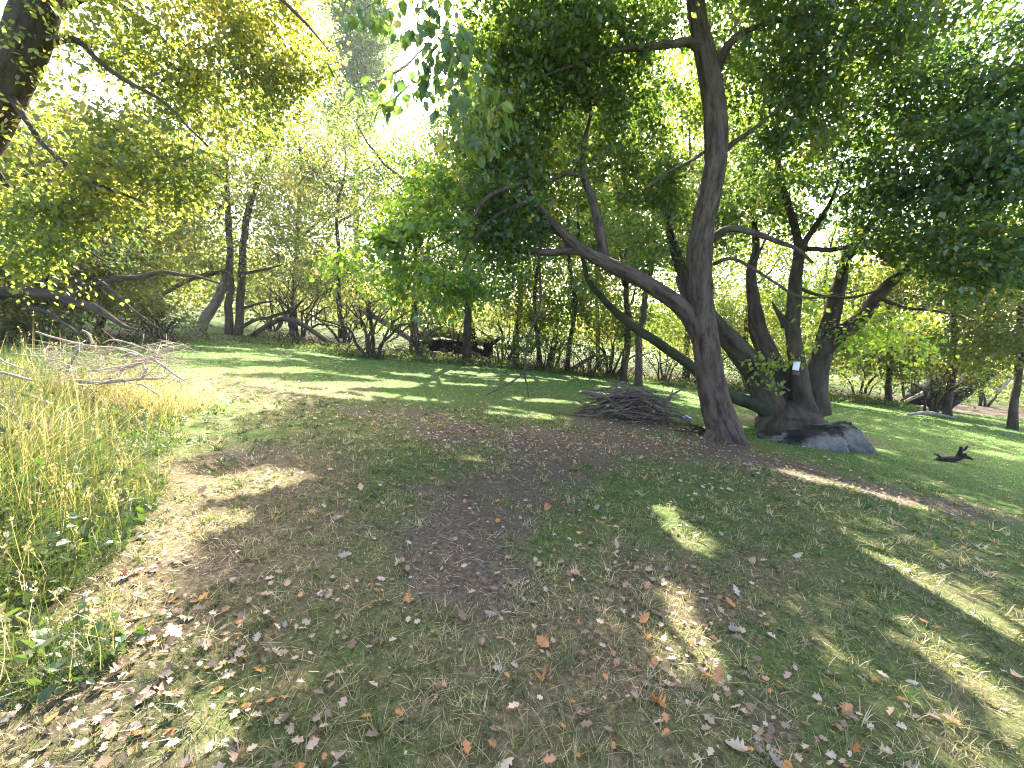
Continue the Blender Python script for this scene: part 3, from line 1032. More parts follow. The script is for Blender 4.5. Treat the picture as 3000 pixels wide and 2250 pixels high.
def low_limb_tree():
    b = gp(-120, 1010)
    Y = 9.5
    b = np.array([at(-180, 900, Y)[0], Y, 0])
    b[2] = H(b[0], b[1])
    t = Tree('low_leaning_tree', b, 'dark low trunk arching in from the left edge above the tall grass')
    SC[0] = .75
    P, Rr = limb_px([(-180, 1060, 46), (-120, 930, 42), (-50, 870, 38), (40, 855, 26), (130, 862, 23), (190, 868, 19), (250, 845, 13), (320, 822, 12), (400, 808, 10), (480, 802, 8), (560, 806, 6), (640, 830, 3)], Y, Y + 1.2)
    t.limb('trunk', P, Rr, BARK_DARK, n=70, segs=14, rough=.12, ridge=.05, node_from=36, wig=.05)
    for pl in ([(170, 866, 20), (230, 890, 18), (290, 912, 15), (345, 940, 10), (400, 965, 5)], [(60, 890, 10), (120, 910, 8), (180, 945, 6), (240, 975, 3)], [(300, 828, 7), (350, 870, 5), (410, 920, 3), (470, 960, 2)],
               [(120, 855, 9), (150, 780, 7), (220, 720, 5), (320, 690, 3)]):
        P, Rr = limb_px(pl, Y + .5, Y + .2)
        t.limb('limb', P, Rr, BARK_DARK, n=24, segs=9, rough=.1, node_from=10, wig=.05)
    SC[0] = 1.0
    V = [(120, 740, Y + .6, 170, 90, .8, 40), (60, 650, Y + .6, 150, 90, .8, 26), (330, 700, Y + 1.0, 160, 90, .8, 26), (80, 960, Y + .8, 130, 40, .5, 14)]
    t.crown(sample_vol(V), BARK_DARK, OLIVE, nleaf=40, lsize=.10, spread=.32, tintmu=.3)


low_limb_tree()


def pair_tree():
    b = gp(688, 982)
    Y = b[1]
    t = Tree('twin_trunked_tree', b, 'pair of straight dark trunks side by side at the left wood edge')
    SC[0] = .62
    T = [('trunk', BARK_DARK, [(670, 990, 20), (671, 900, 17), (672, 800, 16), (668, 700, 14), (664, 600, 12), (660, 500, 10), (658, 400, 7), (655, 280, 4)], 0, 0, 20),
         ('trunk', BARK_DARK, [(698, 992, 22), (702, 930, 19), (706, 850, 17), (708, 760, 16), (716, 680, 15), (738, 590, 14), (762, 510, 11), (790, 430, 8), (830, 330, 5)], .2, .3, 20),
         ('leaning_trunk', BARK_PALE, [(575, 990, 25), (606, 935, 24), (638, 880, 21), (660, 820, 17), (672, 770, 12)], .3, .2, 99),
         ('limb', BARK_DARK, [(668, 795, 11), (600, 806, 11), (540, 826, 10), (480, 860, 9), (430, 900, 8), (380, 940, 5)], 0, -2.0, 10),
         ('limb', BARK_DARK, [(705, 960, 9), (760, 935, 8), (820, 920, 7), (860, 900, 4)], 0, -.5, 10),
         ('limb', BARK_DARK, [(705, 905, 7), (750, 892, 6), (800, 880, 3)], .2, 0, 10),
         ('limb', BARK_DARK, [(706, 800, 8), (760, 792, 6), (820, 780, 4)], .2, -.4, 10),
         ('limb', BARK_DARK, [(664, 620, 8), (600, 560, 6), (530, 520, 4)], .2, -1, 8)]
    for nm, m, pl, y0, y1, nf in T:
        P, Rr = limb_px(pl, Y + y0, Y + y1)
        t.limb(nm, P, Rr, m, n=36, segs=10, rough=.1, node_from=nf, wig=.06)
    SC[0] = 1.0
    V = [(700, 400, Y, 300, 160, 3.0, 150), (540, 560, Y - .5, 170, 120, 2.0, 90), (830, 600, Y + .5, 150, 130, 2.0, 60), (620, 760, Y, 150, 90, 1.5, 40)]
    t.crown(sample_vol(V), BARK_DARK, YELLOW, nleaf=60, lsize=.125, spread=.62, tintmu=.36, tr=.02, tn=3, ts=3)
    # ball shaped nest in the fork
    c = at(637, 504, Y - .2)
    mb = MB()
    for k in range(90):
        d = unit(rng.normal(size=3))
        e = unit(np.cross(d, rng.normal(size=3)))
        p = c + d * .24 * rng.uniform(.5, 1)
        tube(mb, [p - e * .16, p + d * .03, p + e * .16], [.012, .014, .006], n=4, segs=4)
    P = c + unit(rng.normal(size=(260, 3))) * (.27 * rng.uniform(.6, 1, 260))[:, None]
    o = mb.obj('ball_nest', WOOD_ROT)
    tag(o, 'dark ball shaped nest high beside the twin trunks', 'nest')


pair_tree()


# --- the trees of the wood behind the lawn
def wood_tree(label, px, py, lean, htop, rpx, leafmat, vols, trunkmat=BARK_DARK, mult=2.7, tint=.42, leaf=.12, nl=48, spread=.55, name='woodland_tree', forks=3, cat='tree', group='trees of the wood behind the lawn', Y=None):
    b = gp(px, py)
    if Y is not None:
        b = np.array([at(px, py, Y)[0], Y, 0])
        b[2] = H(b[0], b[1])
    Yb = b[1]
    t = Tree(name, b, label, cat, group)
    r = pxm(rpx, Yb) * .72
    top = at(px + lean, htop, Yb)
    P = [b + np.array([0, 0, -.12])]
    Rr = [r * 1.35]
    for u in (.06, .25, .45, .65, .82, 1.0):
        p = b * (1 - u) + top * u
        p = p + np.array([rng.normal(0, .12), rng.normal(0, .12), 0]) * (u > .1)
        P.append(p)
        Rr.append(r * (1.05 - .85 * u))
    t.limb('trunk', P, Rr, trunkmat, n=30, segs=10, rough=.1, ridge=.04, node_from=12, wig=.05)
    for k in range(forks):
        u = rng.uniform(.35, .8)
        s = b * (1 - u) + top * u
        az = rng.uniform(0, 6.28)
        ln = rng.uniform(.25, .45) * (top[2] - b[2])
        e = s + np.array([math.cos(az) * ln * .8, math.sin(az) * ln * .5, ln * .7])
        m = (s + e) / 2 + np.array([0, 0, -.1 * ln])
        t.limb('limb', [s, m, e], [r * .5, r * .35, r * .12], trunkmat, n=14, segs=7, node_from=3, wig=.05)
    V = [(px + dx, py_, Yb + dY, rx, ry, rY, n) for (dx, py_, dY, rx, ry, rY, n) in vols]
    t.crown(sample_vol(V, mult), trunkmat, leafmat, nleaf=nl, lsize=leaf, spread=spread, tintmu=tint, tr=.018, tn=3, ts=3)
    return t


WT = [
    ('golden leaved tree behind the low arching trunk at the far left', 40, 985, 30, 480, 16, YELLOW, [(30, 560, 0, 220, 160, 2.5, 70), (0, 720, 0, 200, 160, 2.5, 80), (60, 850, 0, 160, 90, 2, 30)], {'tint': .4}),
    ('yellow tree left of the twin trunks with a low leafy skirt', 290, 985, 30, 420, 14, YELLOW, [(40, 480, 0, 220, 150, 3, 70), (20, 650, 0, 210, 180, 3, 90), (0, 840, 0, 170, 80, 2, 34)], {'tint': .5}),
    ('bright yellow green tree just left of the leaning grey trunk', 470, 970, -10, 420, 13, YELLOW, [(20, 500, 0, 190, 150, 2.5, 70), (0, 700, 0, 150, 150, 2.5, 80), (0, 860, 0, 120, 60, 2, 20)], {'tint': .32, 'Y': 26}),
    ('sparse bronze leaved tree right of the twin trunks', 860, 965, 20, 400, 12, OLIVE, [(30, 460, 0, 150, 140, 2.5, 50), (20, 620, 0, 150, 170, 2.5, 90), (-20, 810, 0, 150, 80, 2, 40)], {'tint': .62, 'Y': 27}),
    ('olive tree standing between the two bare twiggy shrubs', 1000, 985, -10, 380, 11, OLIVE, [(30, 500, 0, 170, 190, 2.5, 110), (0, 800, 0, 130, 100, 2, 40)], {'tint': .4, 'Y': 24}),
    ('tall distant blue green tree beside the gap of open sky', 1050, 960, 0, -60, 14, GREEN, [(10, 60, 0, 95, 170, 4, 70), (-20, 300, 0, 90, 130, 3, 30)], {'tint': .25, 'Y': 38, 'leaf': .24, 'spread': .9, 'mult': 5.0}),
    ('bright green tree behind the hanging bough left of centre', 1210, 1010, 10, 400, 12, GREEN, [(10, 540, 0, 190, 190, 2.5, 120), (0, 780, 0, 170, 130, 2.5, 70)], {'tint': .55, 'Y': 20}),
    ('dark green tree above the pile of old logs', 1370, 1025, 0, 300, 17, DEEP, [(130, 250, 0, 180, 190, 2.5, 130), (0, 520, 0, 190, 200, 2.5, 110), (10, 800, 0, 170, 120, 2, 70)], {'tint': .4, 'Y': 18}),
    ('broad dark tree right of the two black stumps', 1510, 1060, 10, 200, 13, DEEP, [(40, 150, 0, 230, 200, 2.5, 120), (0, 430, 0, 220, 200, 2.5, 120), (0, 760, 0, 130, 150, 2, 60)], {'tint': .35, 'Y': 21}),
    ('thin straight tree seen just behind the hanging dead branch', 1578, 1075, 0, 200, 9, GREEN, [(20, 380, 0, 170, 200, 2.0, 70), (0, 700, 0, 120, 150, 1.8, 50), (0, 900, 0, 100, 70, 1.5, 26)], {'tint': .5}),
    ('thin tree leaning slightly right at the middle of the wood edge', 1662, 1090, 45, 180, 10, GREEN, [(60, 330, 0, 190, 210, 2.0, 90), (40, 680, 0, 140, 170, 1.8, 60), (40, 900, 0, 100, 80, 1.5, 24)], {'tint': .6}),
    ('leafy yellow green tree under the arching limb', 1752, 1090, 10, 200, 9, GREEN, [(40, 320, 0, 200, 220, 2, 90), (0, 640, 0, 150, 200, 2, 80), (0, 880, 0, 120, 90, 1.5, 36)], {'tint': .6, 'Y': 20}),
    ('short dark trunk under the low mossy stem', 1826, 1115, 5, 560, 15, YELLOW, [(10, 760, 0, 120, 120, 1.6, 44), (20, 940, 0, 100, 60, 1.3, 20)], {'tint': .32, 'leaf': .11}),
    ('grey brown trunk leaning right on the sunlit lawn edge', 1868, 1130, 70, 500, 15, GREEN, [(60, 640, 0, 140, 160, 1.8, 60)], {'tint': .6, 'trunkmat': BARK, 'leaf': .11}),
    ('yellow green tree half hidden behind the slender front tree', 2010, 1110, 10, 260, 12, GREEN, [(30, 330, 0, 190, 170, 2.2, 70), (0, 600, 0, 170, 190, 2.2, 80), (0, 900, 0, 130, 110, 1.8, 50)], {'tint': .65, 'Y': 20}),
    ('light green tree showing between the dark spreading stems', 2190, 1120, 10, 420, 11, GREEN, [(20, 430, 0, 170, 150, 2, 40), (0, 680, 0, 160, 160, 2, 60), (0, 930, 0, 130, 100, 1.8, 50)], {'tint': .7, 'Y': 20}),
    ('low yellow green tree behind the rightmost dark stems', 2420, 1130, 10, 640, 11, YELLOW, [(0, 850, 0, 160, 110, 2, 56), (0, 1000, 0, 150, 70, 1.8, 44)], {'tint': .22, 'Y': 20}),
    ('yellow green tree beyond the lawn right of the dark stems', 2610, 1150, 0, 600, 12, YELLOW, [(0, 830, 0, 170, 130, 2, 64), (0, 1010, 0, 160, 80, 1.6, 50)], {'tint': .32, 'Y': 18}),
    ('yellow tree behind the leaning dead trunks on the right', 2790, 1150, 10, 520, 13, YELLOW, [(0, 800, 0, 180, 150, 2, 76), (0, 1020, 0, 170, 80, 1.6, 50)], {'tint': .42, 'Y': 16}),
    ('sunlit yellow tree at the far right edge', 2985, 1180, 10, 420, 14, YELLOW, [(0, 740, 0, 180, 200, 2, 84), (0, 1000, 0, 150, 90, 1.6, 44)], {'tint': .5, 'Y': 14}),
]
for lb, px, py, lean, top, rp, lm, vols, kw in WT:
    wood_tree(lb, px, py, lean, top, rp, lm, vols, **kw)


# --- shrubs at the edge of the wood
def shrub(label, px, py, w, h, nst, leafmat, ncl, nl=44, leaf=.085, bare=False, Y=None, tint=.45, name='shrub', spread=.35, mat=BARK_DARK, rp=5, group='shrubs along the wood edge'):
    b = gp(px, py)
    if Y is not None:
        b = np.array([at(px, py, Y)[0], Y, 0])
        b[2] = H(b[0], b[1])
    Yb = b[1]
    t = Tree(name, b, label, 'shrub', group)
    W, Hh = pxm(w, Yb), pxm(h, Yb)
    for k in range(nst):
        a = (k + .5) / nst * 2 - 1 + rng.normal(0, .12)
        e = b + np.array([a * W, rng.normal(0, W * .35), Hh * rng.uniform(.7, 1.05) * (1 - .35 * abs(a))])
        m = b * .5 + e * .5 + np.array([-a * W * .12, 0, Hh * .08])
        s = b + np.array([a * W * .10, rng.normal(0, .05), -.05])
        r = pxm(rp, Yb) * rng.uniform(.45, .85)
        st_ = t.limb('stem', [s, m, e], [r, r * .7, r * .25], mat, n=16, segs=6, node_from=5, wig=.09)
        if bare:
            for q in range(4):
                u = rng.uniform(.35, .85)
                p0 = s * (1 - u) ** 2 + 2 * m * u * (1 - u) + e * u * u
                d = np.array([rng.normal(0, .5), rng.normal(0, .4), rng.uniform(.1, .9)]) * Hh * .42
                t.limb('branch', [p0, p0 + d * .5 + rng.normal(0, .04, 3), p0 + d], [r * .45, r * .3, r * .12], mat, n=8, segs=5, node_from=3, wig=.05, parent=st_)
    c = b + np.array([0, 0, Hh * .62])
    d = unit(rng.normal(size=(ncl, 3))) * (rng.random(ncl) ** .4)[:, None] * np.array([W * 1.05, W * .7, Hh * .46])
    t.crown(c + d, mat, leafmat, nleaf=nl, lsize=leaf, spread=spread, tintmu=tint, tr=.007, name='foliage')


SH = [
    ('bare twiggy shrub with a few yellow leaves right of the twin trunks', 870, 1000, 130, 210, 7, YELLOW, 26, dict(nl=14, bare=True, rp=6, tint=.5)),
    ('bare dark shrub with crossing stems at the lawn edge left of centre', 1090, 1050, 150, 230, 8, OLIVE, 30, dict(nl=14, bare=True, rp=8, tint=.35)),
    ('dense green shrub left of the pile of old logs', 1220, 1050, 110, 150, 5, OLIVE, 36, dict(tint=.35)),
    ('low dark shrub beside the two black stumps', 1500, 1075, 80, 110, 5, DEEP, 26, dict(tint=.4)),
    ('dark leafy shrub at the foot of the thin straight tree', 1600, 1085, 90, 130, 6, DEEP, 30, dict(tint=.45, bare=True, rp=5)),
    ('twiggy yellow green shrub at the foot of the thin leaning tree', 1720, 1105, 100, 120, 6, YELLOW, 26, dict(tint=.25, bare=True, rp=4)),
    ('small yellow shrub beside the grey brown leaning trunk', 1940, 1125, 90, 130, 6, YELLOW, 28, dict(tint=.4, bare=True, rp=4)),
    ('green shrub seen low between the dark stems', 2200, 1150, 110, 140, 5, GREEN, 30, dict(tint=.7)),
    ('yellow green shrub on the lawn edge right of the dark stems', 2520, 1165, 120, 150, 6, YELLOW, 40, dict(tint=.25)),
    ('olive shrub behind the first leaning dead trunk', 2660, 1170, 120, 170, 6, OLIVE, 44, dict(tint=.4)),
    ('bright yellow green shrub right of the leaning dead trunks', 2880, 1190, 130, 190, 6, YELLOW, 50, dict(tint=.42)),
    ('yellow shrub cut off by the right edge', 3040, 1230, 110, 200, 6, YELLOW, 44, dict(tint=.38)),
    ('grey green shrub under the drooping limb left of the twin trunks', 480, 995, 130, 110, 6, OLIVE, 36, dict(tint=.3, bare=True, rp=4)),
    ('shaded shrub at the left edge beyond the tall grass', 120, 1010, 160, 110, 6, OLIVE, 40, dict(tint=.25)),
    ('leafy shrub filling the gap under the sparse bronze tree', 800, 985, 110, 130, 6, OLIVE, 40, dict(tint=.3, Y=24)),
    ('leafy green shrub behind the bare crossing stems', 1010, 1010, 130, 150, 6, OLIVE, 44, dict(tint=.45, Y=21)),
    ('shaded green shrub right behind the old log pile', 1330, 1000, 150, 140, 6, DEEP, 46, dict(tint=.5, Y=20)),
    ('tall green shrub between the stumps and the thin straight tree', 1480, 1040, 110, 170, 6, DEEP, 46, dict(tint=.6, Y=19)),
    ('yellow green shrub between the two thin trees', 1620, 1060, 90, 150, 5, YELLOW, 40, dict(tint=.25, Y=19)),
    ('leafy shrub left of the short dark trunk', 1790, 1080, 110, 170, 6, YELLOW, 50, dict(tint=.22, Y=18)),
    ('green shrub right behind the slender front tree', 2080, 1110, 120, 180, 6, GREEN, 46, dict(tint=.7, Y=18)),
    ('yellow green shrub between the two rightmost dark stems', 2370, 1120, 120, 150, 6, YELLOW, 46, dict(tint=.25, Y=17)),
    ('dark leafy shrub behind the short black trunk', 2740, 1140, 150, 170, 6, OLIVE, 56, dict(tint=.3, Y=16.5)),
]
for lb, px, py, w, h, ns, lm, nc, kw in SH:
    shrub(lb, px, py, w, h, ns, lm, nc, **kw)


# --- weeds and litter along the wood edge, and the far wood beyond the field
def undergrowth():
    mb = MB()
    n = 8000
    x = rng.uniform(-22, 16, n)
    y = edge_y(x) + np.abs(rng.normal(0, 1.4, n)) - .1
    hgt = .10 + .35 * np.clip(n2(x, y, .5, 3, 4.0) + .3, 0, 1) * np.clip((y - edge_y(x)) / .8, .2, 1)
    k = 5
    X = np.repeat(x, k) + rng.normal(0, .12, n * k)
    Yv = np.repeat(y, k) + rng.normal(0, .12, n * k)
    Z = H(X, Yv) + np.repeat(hgt, k) * rng.random(n * k)
    P = np.stack([X, Yv, Z], -1)
    D = rng.normal(0, 1, (n * k, 3)) + np.array([0, 0, .4])
    N = rng.normal(0, .5, (n * k, 3)) + np.array([0, 0, .8])
    leaves(mb, P, D, N, rng.uniform(.04, .10, n * k), np.clip(rng.normal(.22, .2, n * k), 0, 1))
    mt = MB()
    for k in range(900):
        x0 = rng.uniform(-22, 15)
        y0 = float(edge_y(x0)) + abs(rng.normal(0, 1.6)) + .15
        p = np.array([x0, y0, float(H(x0, y0)) - .02])
        a_ = rng.uniform(0, 6.28)
        ln = rng.uniform(.3, 1.3)
        e = p + np.array([math.cos(a_) * ln * .8, math.sin(a_) * ln * .5, ln * rng.uniform(.1, .7)])
        m_ = (p + e) / 2 + np.array([0, 0, ln * .25])
        r_ = rng.uniform(.006, .016)
        tube(mt, [p, m_, e], [r_, r_ * .8, r_ * .4], n=6, segs=4)
    ob = mt.obj('bramble_tangle', WOOD_ROT)
    tag(ob, 'tangle of thin dark bramble stems along the wood edge', 'brambles', kind='stuff')
    o = mb.obj('undergrowth', OLIVE, smooth=False)
    tag(o, 'low weeds and brambles along the edge of the wood', 'undergrowth', kind='stuff')
    mb = MB()
    prof_x = [-400, 0, 500, 900, 1150, 1450, 1700, 2100, 2300, 2700, 2850, 3300]
    prof_y = [420, 420, 440, 430, 420, 380, 330, 480, 700, 720, 600, 500]
    n = 150000
    px = rng.uniform(-500, 3500, n)
    d = rng.uniform(23, 44, n)
    q = np.array([ray(a, 900) for a in np.linspace(-500, 3500, 81)])
    sl = np.interp(px, np.linspace(-500, 3500, 81), q[:, 0] / q[:, 1])
    x, y = sl * d, d
    tops = np.interp(px, prof_x, prof_y)
    hor = 945 + .073 * (px - 1500)
    zmax = CAM_H + (hor - tops) / FPX * 30 * 1.05
    hh = H(x, y)
    z = hh + .4 + (zmax - hh - .4) * rng.random(n) ** .95
    P = np.stack([x, y, z], -1)
    f = fbm(P * np.array([.33, .33, .45]), 3)
    k = (f > -.28 + .35 * ((z - hh) / (zmax - hh)) ** 2) & ~sun_open(P)
    k &= ~((z - hh < 1.5) & (n2(x, y, .25, 2, 31.0) > .1))
    P = P[k]
    m = len(P)
    leaves(mb, P, rng.normal(0, 1, (m, 3)), rng.normal(0, .6, (m, 3)) + np.array([0, 0, .7]), rng.uniform(.17, .38, m), np.clip(.42 + .35 * f[k] + rng.normal(0, .18, m), 0, 1))
    o = mb.obj('deep_wood', OLIVE, smooth=False)
    tag(o, 'mass of leaves deep in the wood behind the first trees', 'wood', kind='stuff')
    mb = MB()
    for az in np.linspace(-64, 64, 95):
        d = rng.uniform(58, 85)
        a = R(az + rng.normal(0, .5))
        cx, cyy = d * math.sin(a), d * math.cos(a)
        h = rng.uniform(5, 8.5) * (1.25 if az < -5 else .85)
        m = 520
        q = unit(rng.normal(size=(m, 3))) * (rng.random(m) ** .4)[:, None] * np.array([3.2, 3.2, h * .52])
        P = np.array([cx, cyy, H(cx, cyy) + h * .5]) + q
        P = P[P[:, 2] > H(cx, cyy)]
        m = len(P)
        leaves(mb, P, rng.normal(0, 1, (m, 3)), rng.normal(0, .6, (m, 3)) + np.array([0, 0, .7]), rng.uniform(.35, .75, m), np.clip(rng.normal(.45, .2) + rng.normal(0, .2, m), 0, 1))
    o = mb.obj('far_wood', YELLOW, smooth=False)
    tag(o, 'distant sunlit wood beyond the far field', 'wood', kind='stuff')


undergrowth()

# ------------------------------------------------------------------ old logs and dead trunks at the wood edge
def log(name, label, pts, Y0, Y1, mat, cat='log', n=30, segs=12, group=None, stubs=()):
    P, Rr = limb_px(pts, Y0, Y1)
    root = empty(name, tuple(P[0]))
    tag(root, label, cat, group)
    mb = MB()
    tube(mb, P, Rr, n=n, segs=segs, rough=.16, ridge=.06, seed=rng.uniform(0, 40))
    mb.obj('log_body', mat, root)
    for s in stubs:
        P, Rr = limb_px(s, Y0, (Y0 + Y1) / 2)
        mb = MB()
        tube(mb, P, Rr, n=10, segs=7, rough=.1, wig=.03)
        mb.obj('branch_stub', mat, root)
    return root


Yl = gp(1330, 1040)[1]
log('fallen_log', 'long grey log on top of the old log pile', [(1225, 985, 11), (1290, 975, 13), (1350, 985, 14), (1420, 1005, 12)], Yl + .3, Yl + .1, BARK_PALE, stubs=[[(1300, 975, 6), (1290, 950, 4), (1275, 935, 2)]])
log('fallen_log', 'dark log lying along the bottom of the old log pile', [(1230, 1015, 15), (1300, 1012, 17), (1370, 1022, 16), (1410, 1035, 12)], Yl, Yl + .2, WOOD_ROT)
log('fallen_log', 'short red brown log crossing the old log pile', [(1310, 1030, 9), (1260, 1000, 10), (1215, 965, 8)], Yl - .1, Yl + .3, WOOD_STICK)
log('fallen_log', 'straight dark log lying level right of the two black stumps', [(1450, 1013, 8), (1500, 1019, 9), (1560, 1027, 8)], Yl + 1.2, Yl + 1.0, WOOD_ROT)
log('tree_stump', 'black upright stump nearest the old log pile', [(1388, 1050, 17), (1386, 1020, 13), (1384, 990, 12), (1380, 950, 9), (1370, 920, 5)], Yl, Yl, WOOD_ROT, 'stump')
log('tree_stump', 'black forked stump right of its twin', [(1428, 1050, 18), (1430, 1025, 14), (1432, 1000, 13), (1440, 985, 8)], Yl, Yl, WOOD_ROT, 'stump', stubs=[[(1435, 1010, 7), (1460, 995, 6), (1475, 985, 4)]])
log('leaning_pole', 'thin bare pole slanting down to the lawn through the dark shrub', [(1040, 895, 7), (1110, 935, 8), (1190, 985, 8), (1270, 1040, 6)], Yl + .2, Yl - .6, WOOD_STICK, 'branch')
log('leaning_pole', 'thin pale pole lying on the litter left of the straight tree', [(1330, 1010, 3), (1400, 1040, 4), (1480, 1085, 3)], Yl - .2, Yl - 1.2, BARK_PALE, 'branch')
log('fallen_branch', 'dark branch arching over the ground right of the twin trunks', [(735, 985, 6), (790, 950, 7), (840, 935, 7), (900, 960, 7), (960, 1000, 6), (1010, 1018, 4)], gp(735, 990)[1], gp(1010, 1025)[1], BARK_DARK, 'branch', stubs=[[(845, 935, 5), (870, 900, 4), (900, 870, 2)], [(905, 965, 4), (940, 950, 3), (990, 960, 2)]])
log('fallen_branch', 'forked dark branch slanting up from the lawn edge under the arching limb', [(1670, 1085, 6), (1710, 1060, 6), (1745, 1038, 5)], gp(1670, 1090)[1], gp(1670, 1090)[1] - .2, WOOD_STICK, 'branch')
Yr = gp(2740, 1200)[1]
log('dead_tree', 'dark dead trunk leaning up to the right near the right edge', [(2735, 1195, 24), (2790, 1160, 26), (2850, 1115, 25), (2920, 1065, 22), (3010, 1000, 18), (3120, 930, 12)], Yr, Yr - .4, WOOD_ROT, 'trunk', n=40, stubs=[[(2850, 1115, 10), (2870, 1070, 8), (2860, 1020, 4)]])
log('dead_tree', 'short black trunk lying left of the leaning dead trunk', [(2650, 1180, 12), (2690, 1160, 26), (2730, 1135, 24), (2765, 1110, 12)], Yr + .3, Yr + .5, WOOD_ROT, 'trunk')
log('broken_branch', 'pale broken branch propped on the short black trunk', [(2652, 1176, 4), (2680, 1163, 5), (2704, 1152, 6)], Yr - .2, Yr - .1, WOOD_DRY, 'branch', n=10)
log('broken_branch', 'pale slanting branch in the shrubs at the right edge', [(2920, 1150, 4), (2945, 1125, 5), (2962, 1105, 5)], Yr - .9, Yr - .8, WOOD_DRY, 'branch', n=10)
log('fallen_branch', 'thin grey branch lying on the lawn edge below the black trunk', [(2660, 1215, 4), (2720, 1210, 5), (2800, 1225, 3)], gp(2660, 1218)[1], gp(2800, 1230)[1], BARK_PALE, 'branch', n=14)


# ------------------------------------------------------------------ brush pile
def brush_pile():
    c = gp(1850, 1222)
    root = empty('brush_pile', tuple(c))
    tag(root, 'heap of dead brown sticks on the leaf litter left of the slender tree', 'brush pile')
    W, Dp, Hh = 1.05, .6, .62

    def dome(x, y):
        return Hh * max(0, 1 - (x / W) ** 2 * .9 - (y / Dp) ** 2 * .8)
    for k in range(210):
        x = np.clip(rng.normal(0, .40), -.95, .95)
        y = rng.uniform(-.5, .5)
        top = dome(x, y)
        z = top * rng.uniform(.05, 1.0) ** .7
        ln = rng.uniform(.35, 1.15)
        if rng.random() < .18:
            ln = rng.uniform(1.2, 1.8)
        az = rng.normal(0, .55) + (math.pi if rng.random() < .5 else 0)
        if rng.random() < .3:
            az = rng.uniform(0, 6.28)
        # sticks lie along the slope of the heap
        sl = -(x / W) * .55 * math.cos(az) - (y / Dp) * .5 * math.sin(az) + rng.normal(0, .12)
        d = np.array([math.cos(az), math.sin(az), sl])
        d /= np.linalg.norm(d)
        r = rng.uniform(.006, .014) if rng.random() < .75 else rng.uniform(.015, .026)
        p = c + np.array([x, y, 0])
        a, b = p - d * ln * .5, p + d * ln * .5
        mid = p + rng.normal(0, .05, 3) * ln
        pts = np.array([a, (a + mid) / 2 + rng.normal(0, .025, 3) * ln, mid, (b + mid) / 2 + rng.normal(0, .025, 3) * ln, b])
        pts[:, 2] += z
        g = H(pts[:, 0], pts[:, 1]) + r
        pts[:, 2] = np.maximum(pts[:, 2], g + rng.uniform(0, .02))
        mb = MB()
        tube(mb, pts, [r, r * .95, r * .85, r * .7, r * .4], n=9, segs=6, rough=.12)
        if rng.random() < .45:
            e = pts[2] + unit(d + rng.normal(0, .5, 3)) * ln * .3
            e[2] = max(e[2], H(e[0], e[1]) + .01)
            tube(mb, [pts[2], (pts[2] + e) / 2 + rng.normal(0, .015, 3), e], [r * .6, r * .5, r * .25], n=5, segs=5)
        mb.obj('stick', WOOD_STICK if rng.random() < .85 else BARK, root)
    Y = c[1]
    for pl in ([(1705, 1147, 6), (1740, 1155, 8), (1790, 1168, 9), (1850, 1175, 8), (1900, 1190, 5)], [(1808, 1165, 3), (1804, 1142, 3.5), (1818, 1122, 3), (1850, 1117, 1.5)], [(1935, 1185, 5), (1965, 1160, 4), (2003, 1138, 2)],
               [(1940, 1195, 4), (1962, 1170, 3), (1972, 1140, 1.5)], [(1730, 1190, 3), (1700, 1178, 2), (1665, 1165, 1.2)], [(1860, 1150, 2), (1862, 1130, 1.2)], [(1780, 1160, 7), (1850, 1152, 8), (1900, 1162, 6), (1960, 1180, 3)]):
        P, Rr = limb_px(pl, Y - .1, Y - .05)
        mb = MB()
        tube(mb, P, Rr, n=16, segs=7, rough=.12, wig=.012)
        mb.obj('stick', WOOD_STICK, root)
    # a smaller heap of dark twigs at the foot of the tree
    c = gp(2045, 1272)
    root = empty('twig_heap', tuple(c))
    tag(root, 'small dark heap of twigs against the foot of the slender tree', 'twig heap')
    for k in range(34):
        x, y = rng.normal(0, .12), rng.normal(0, .08)
        ln = rng.uniform(.15, .4)
        az = rng.uniform(0, 6.28)
        z = .16 * max(0, 1 - (x / .28) ** 2) * rng.random() + .01
        p = c + np.array([x, y, z])
        d = np.array([math.cos(az), math.sin(az), rng.normal(0, .15)]) * ln * .5
        pts = np.array([p - d, p + rng.normal(0, .02, 3), p + d])
        pts[:, 2] = np.maximum(pts[:, 2], H(pts[:, 0], pts[:, 1]) + .008)
        mb = MB()
        tube(mb, pts, [.008, .007, .004], n=6, segs=5)
        mb.obj('twig', WOOD_ROT, root)


brush_pile()


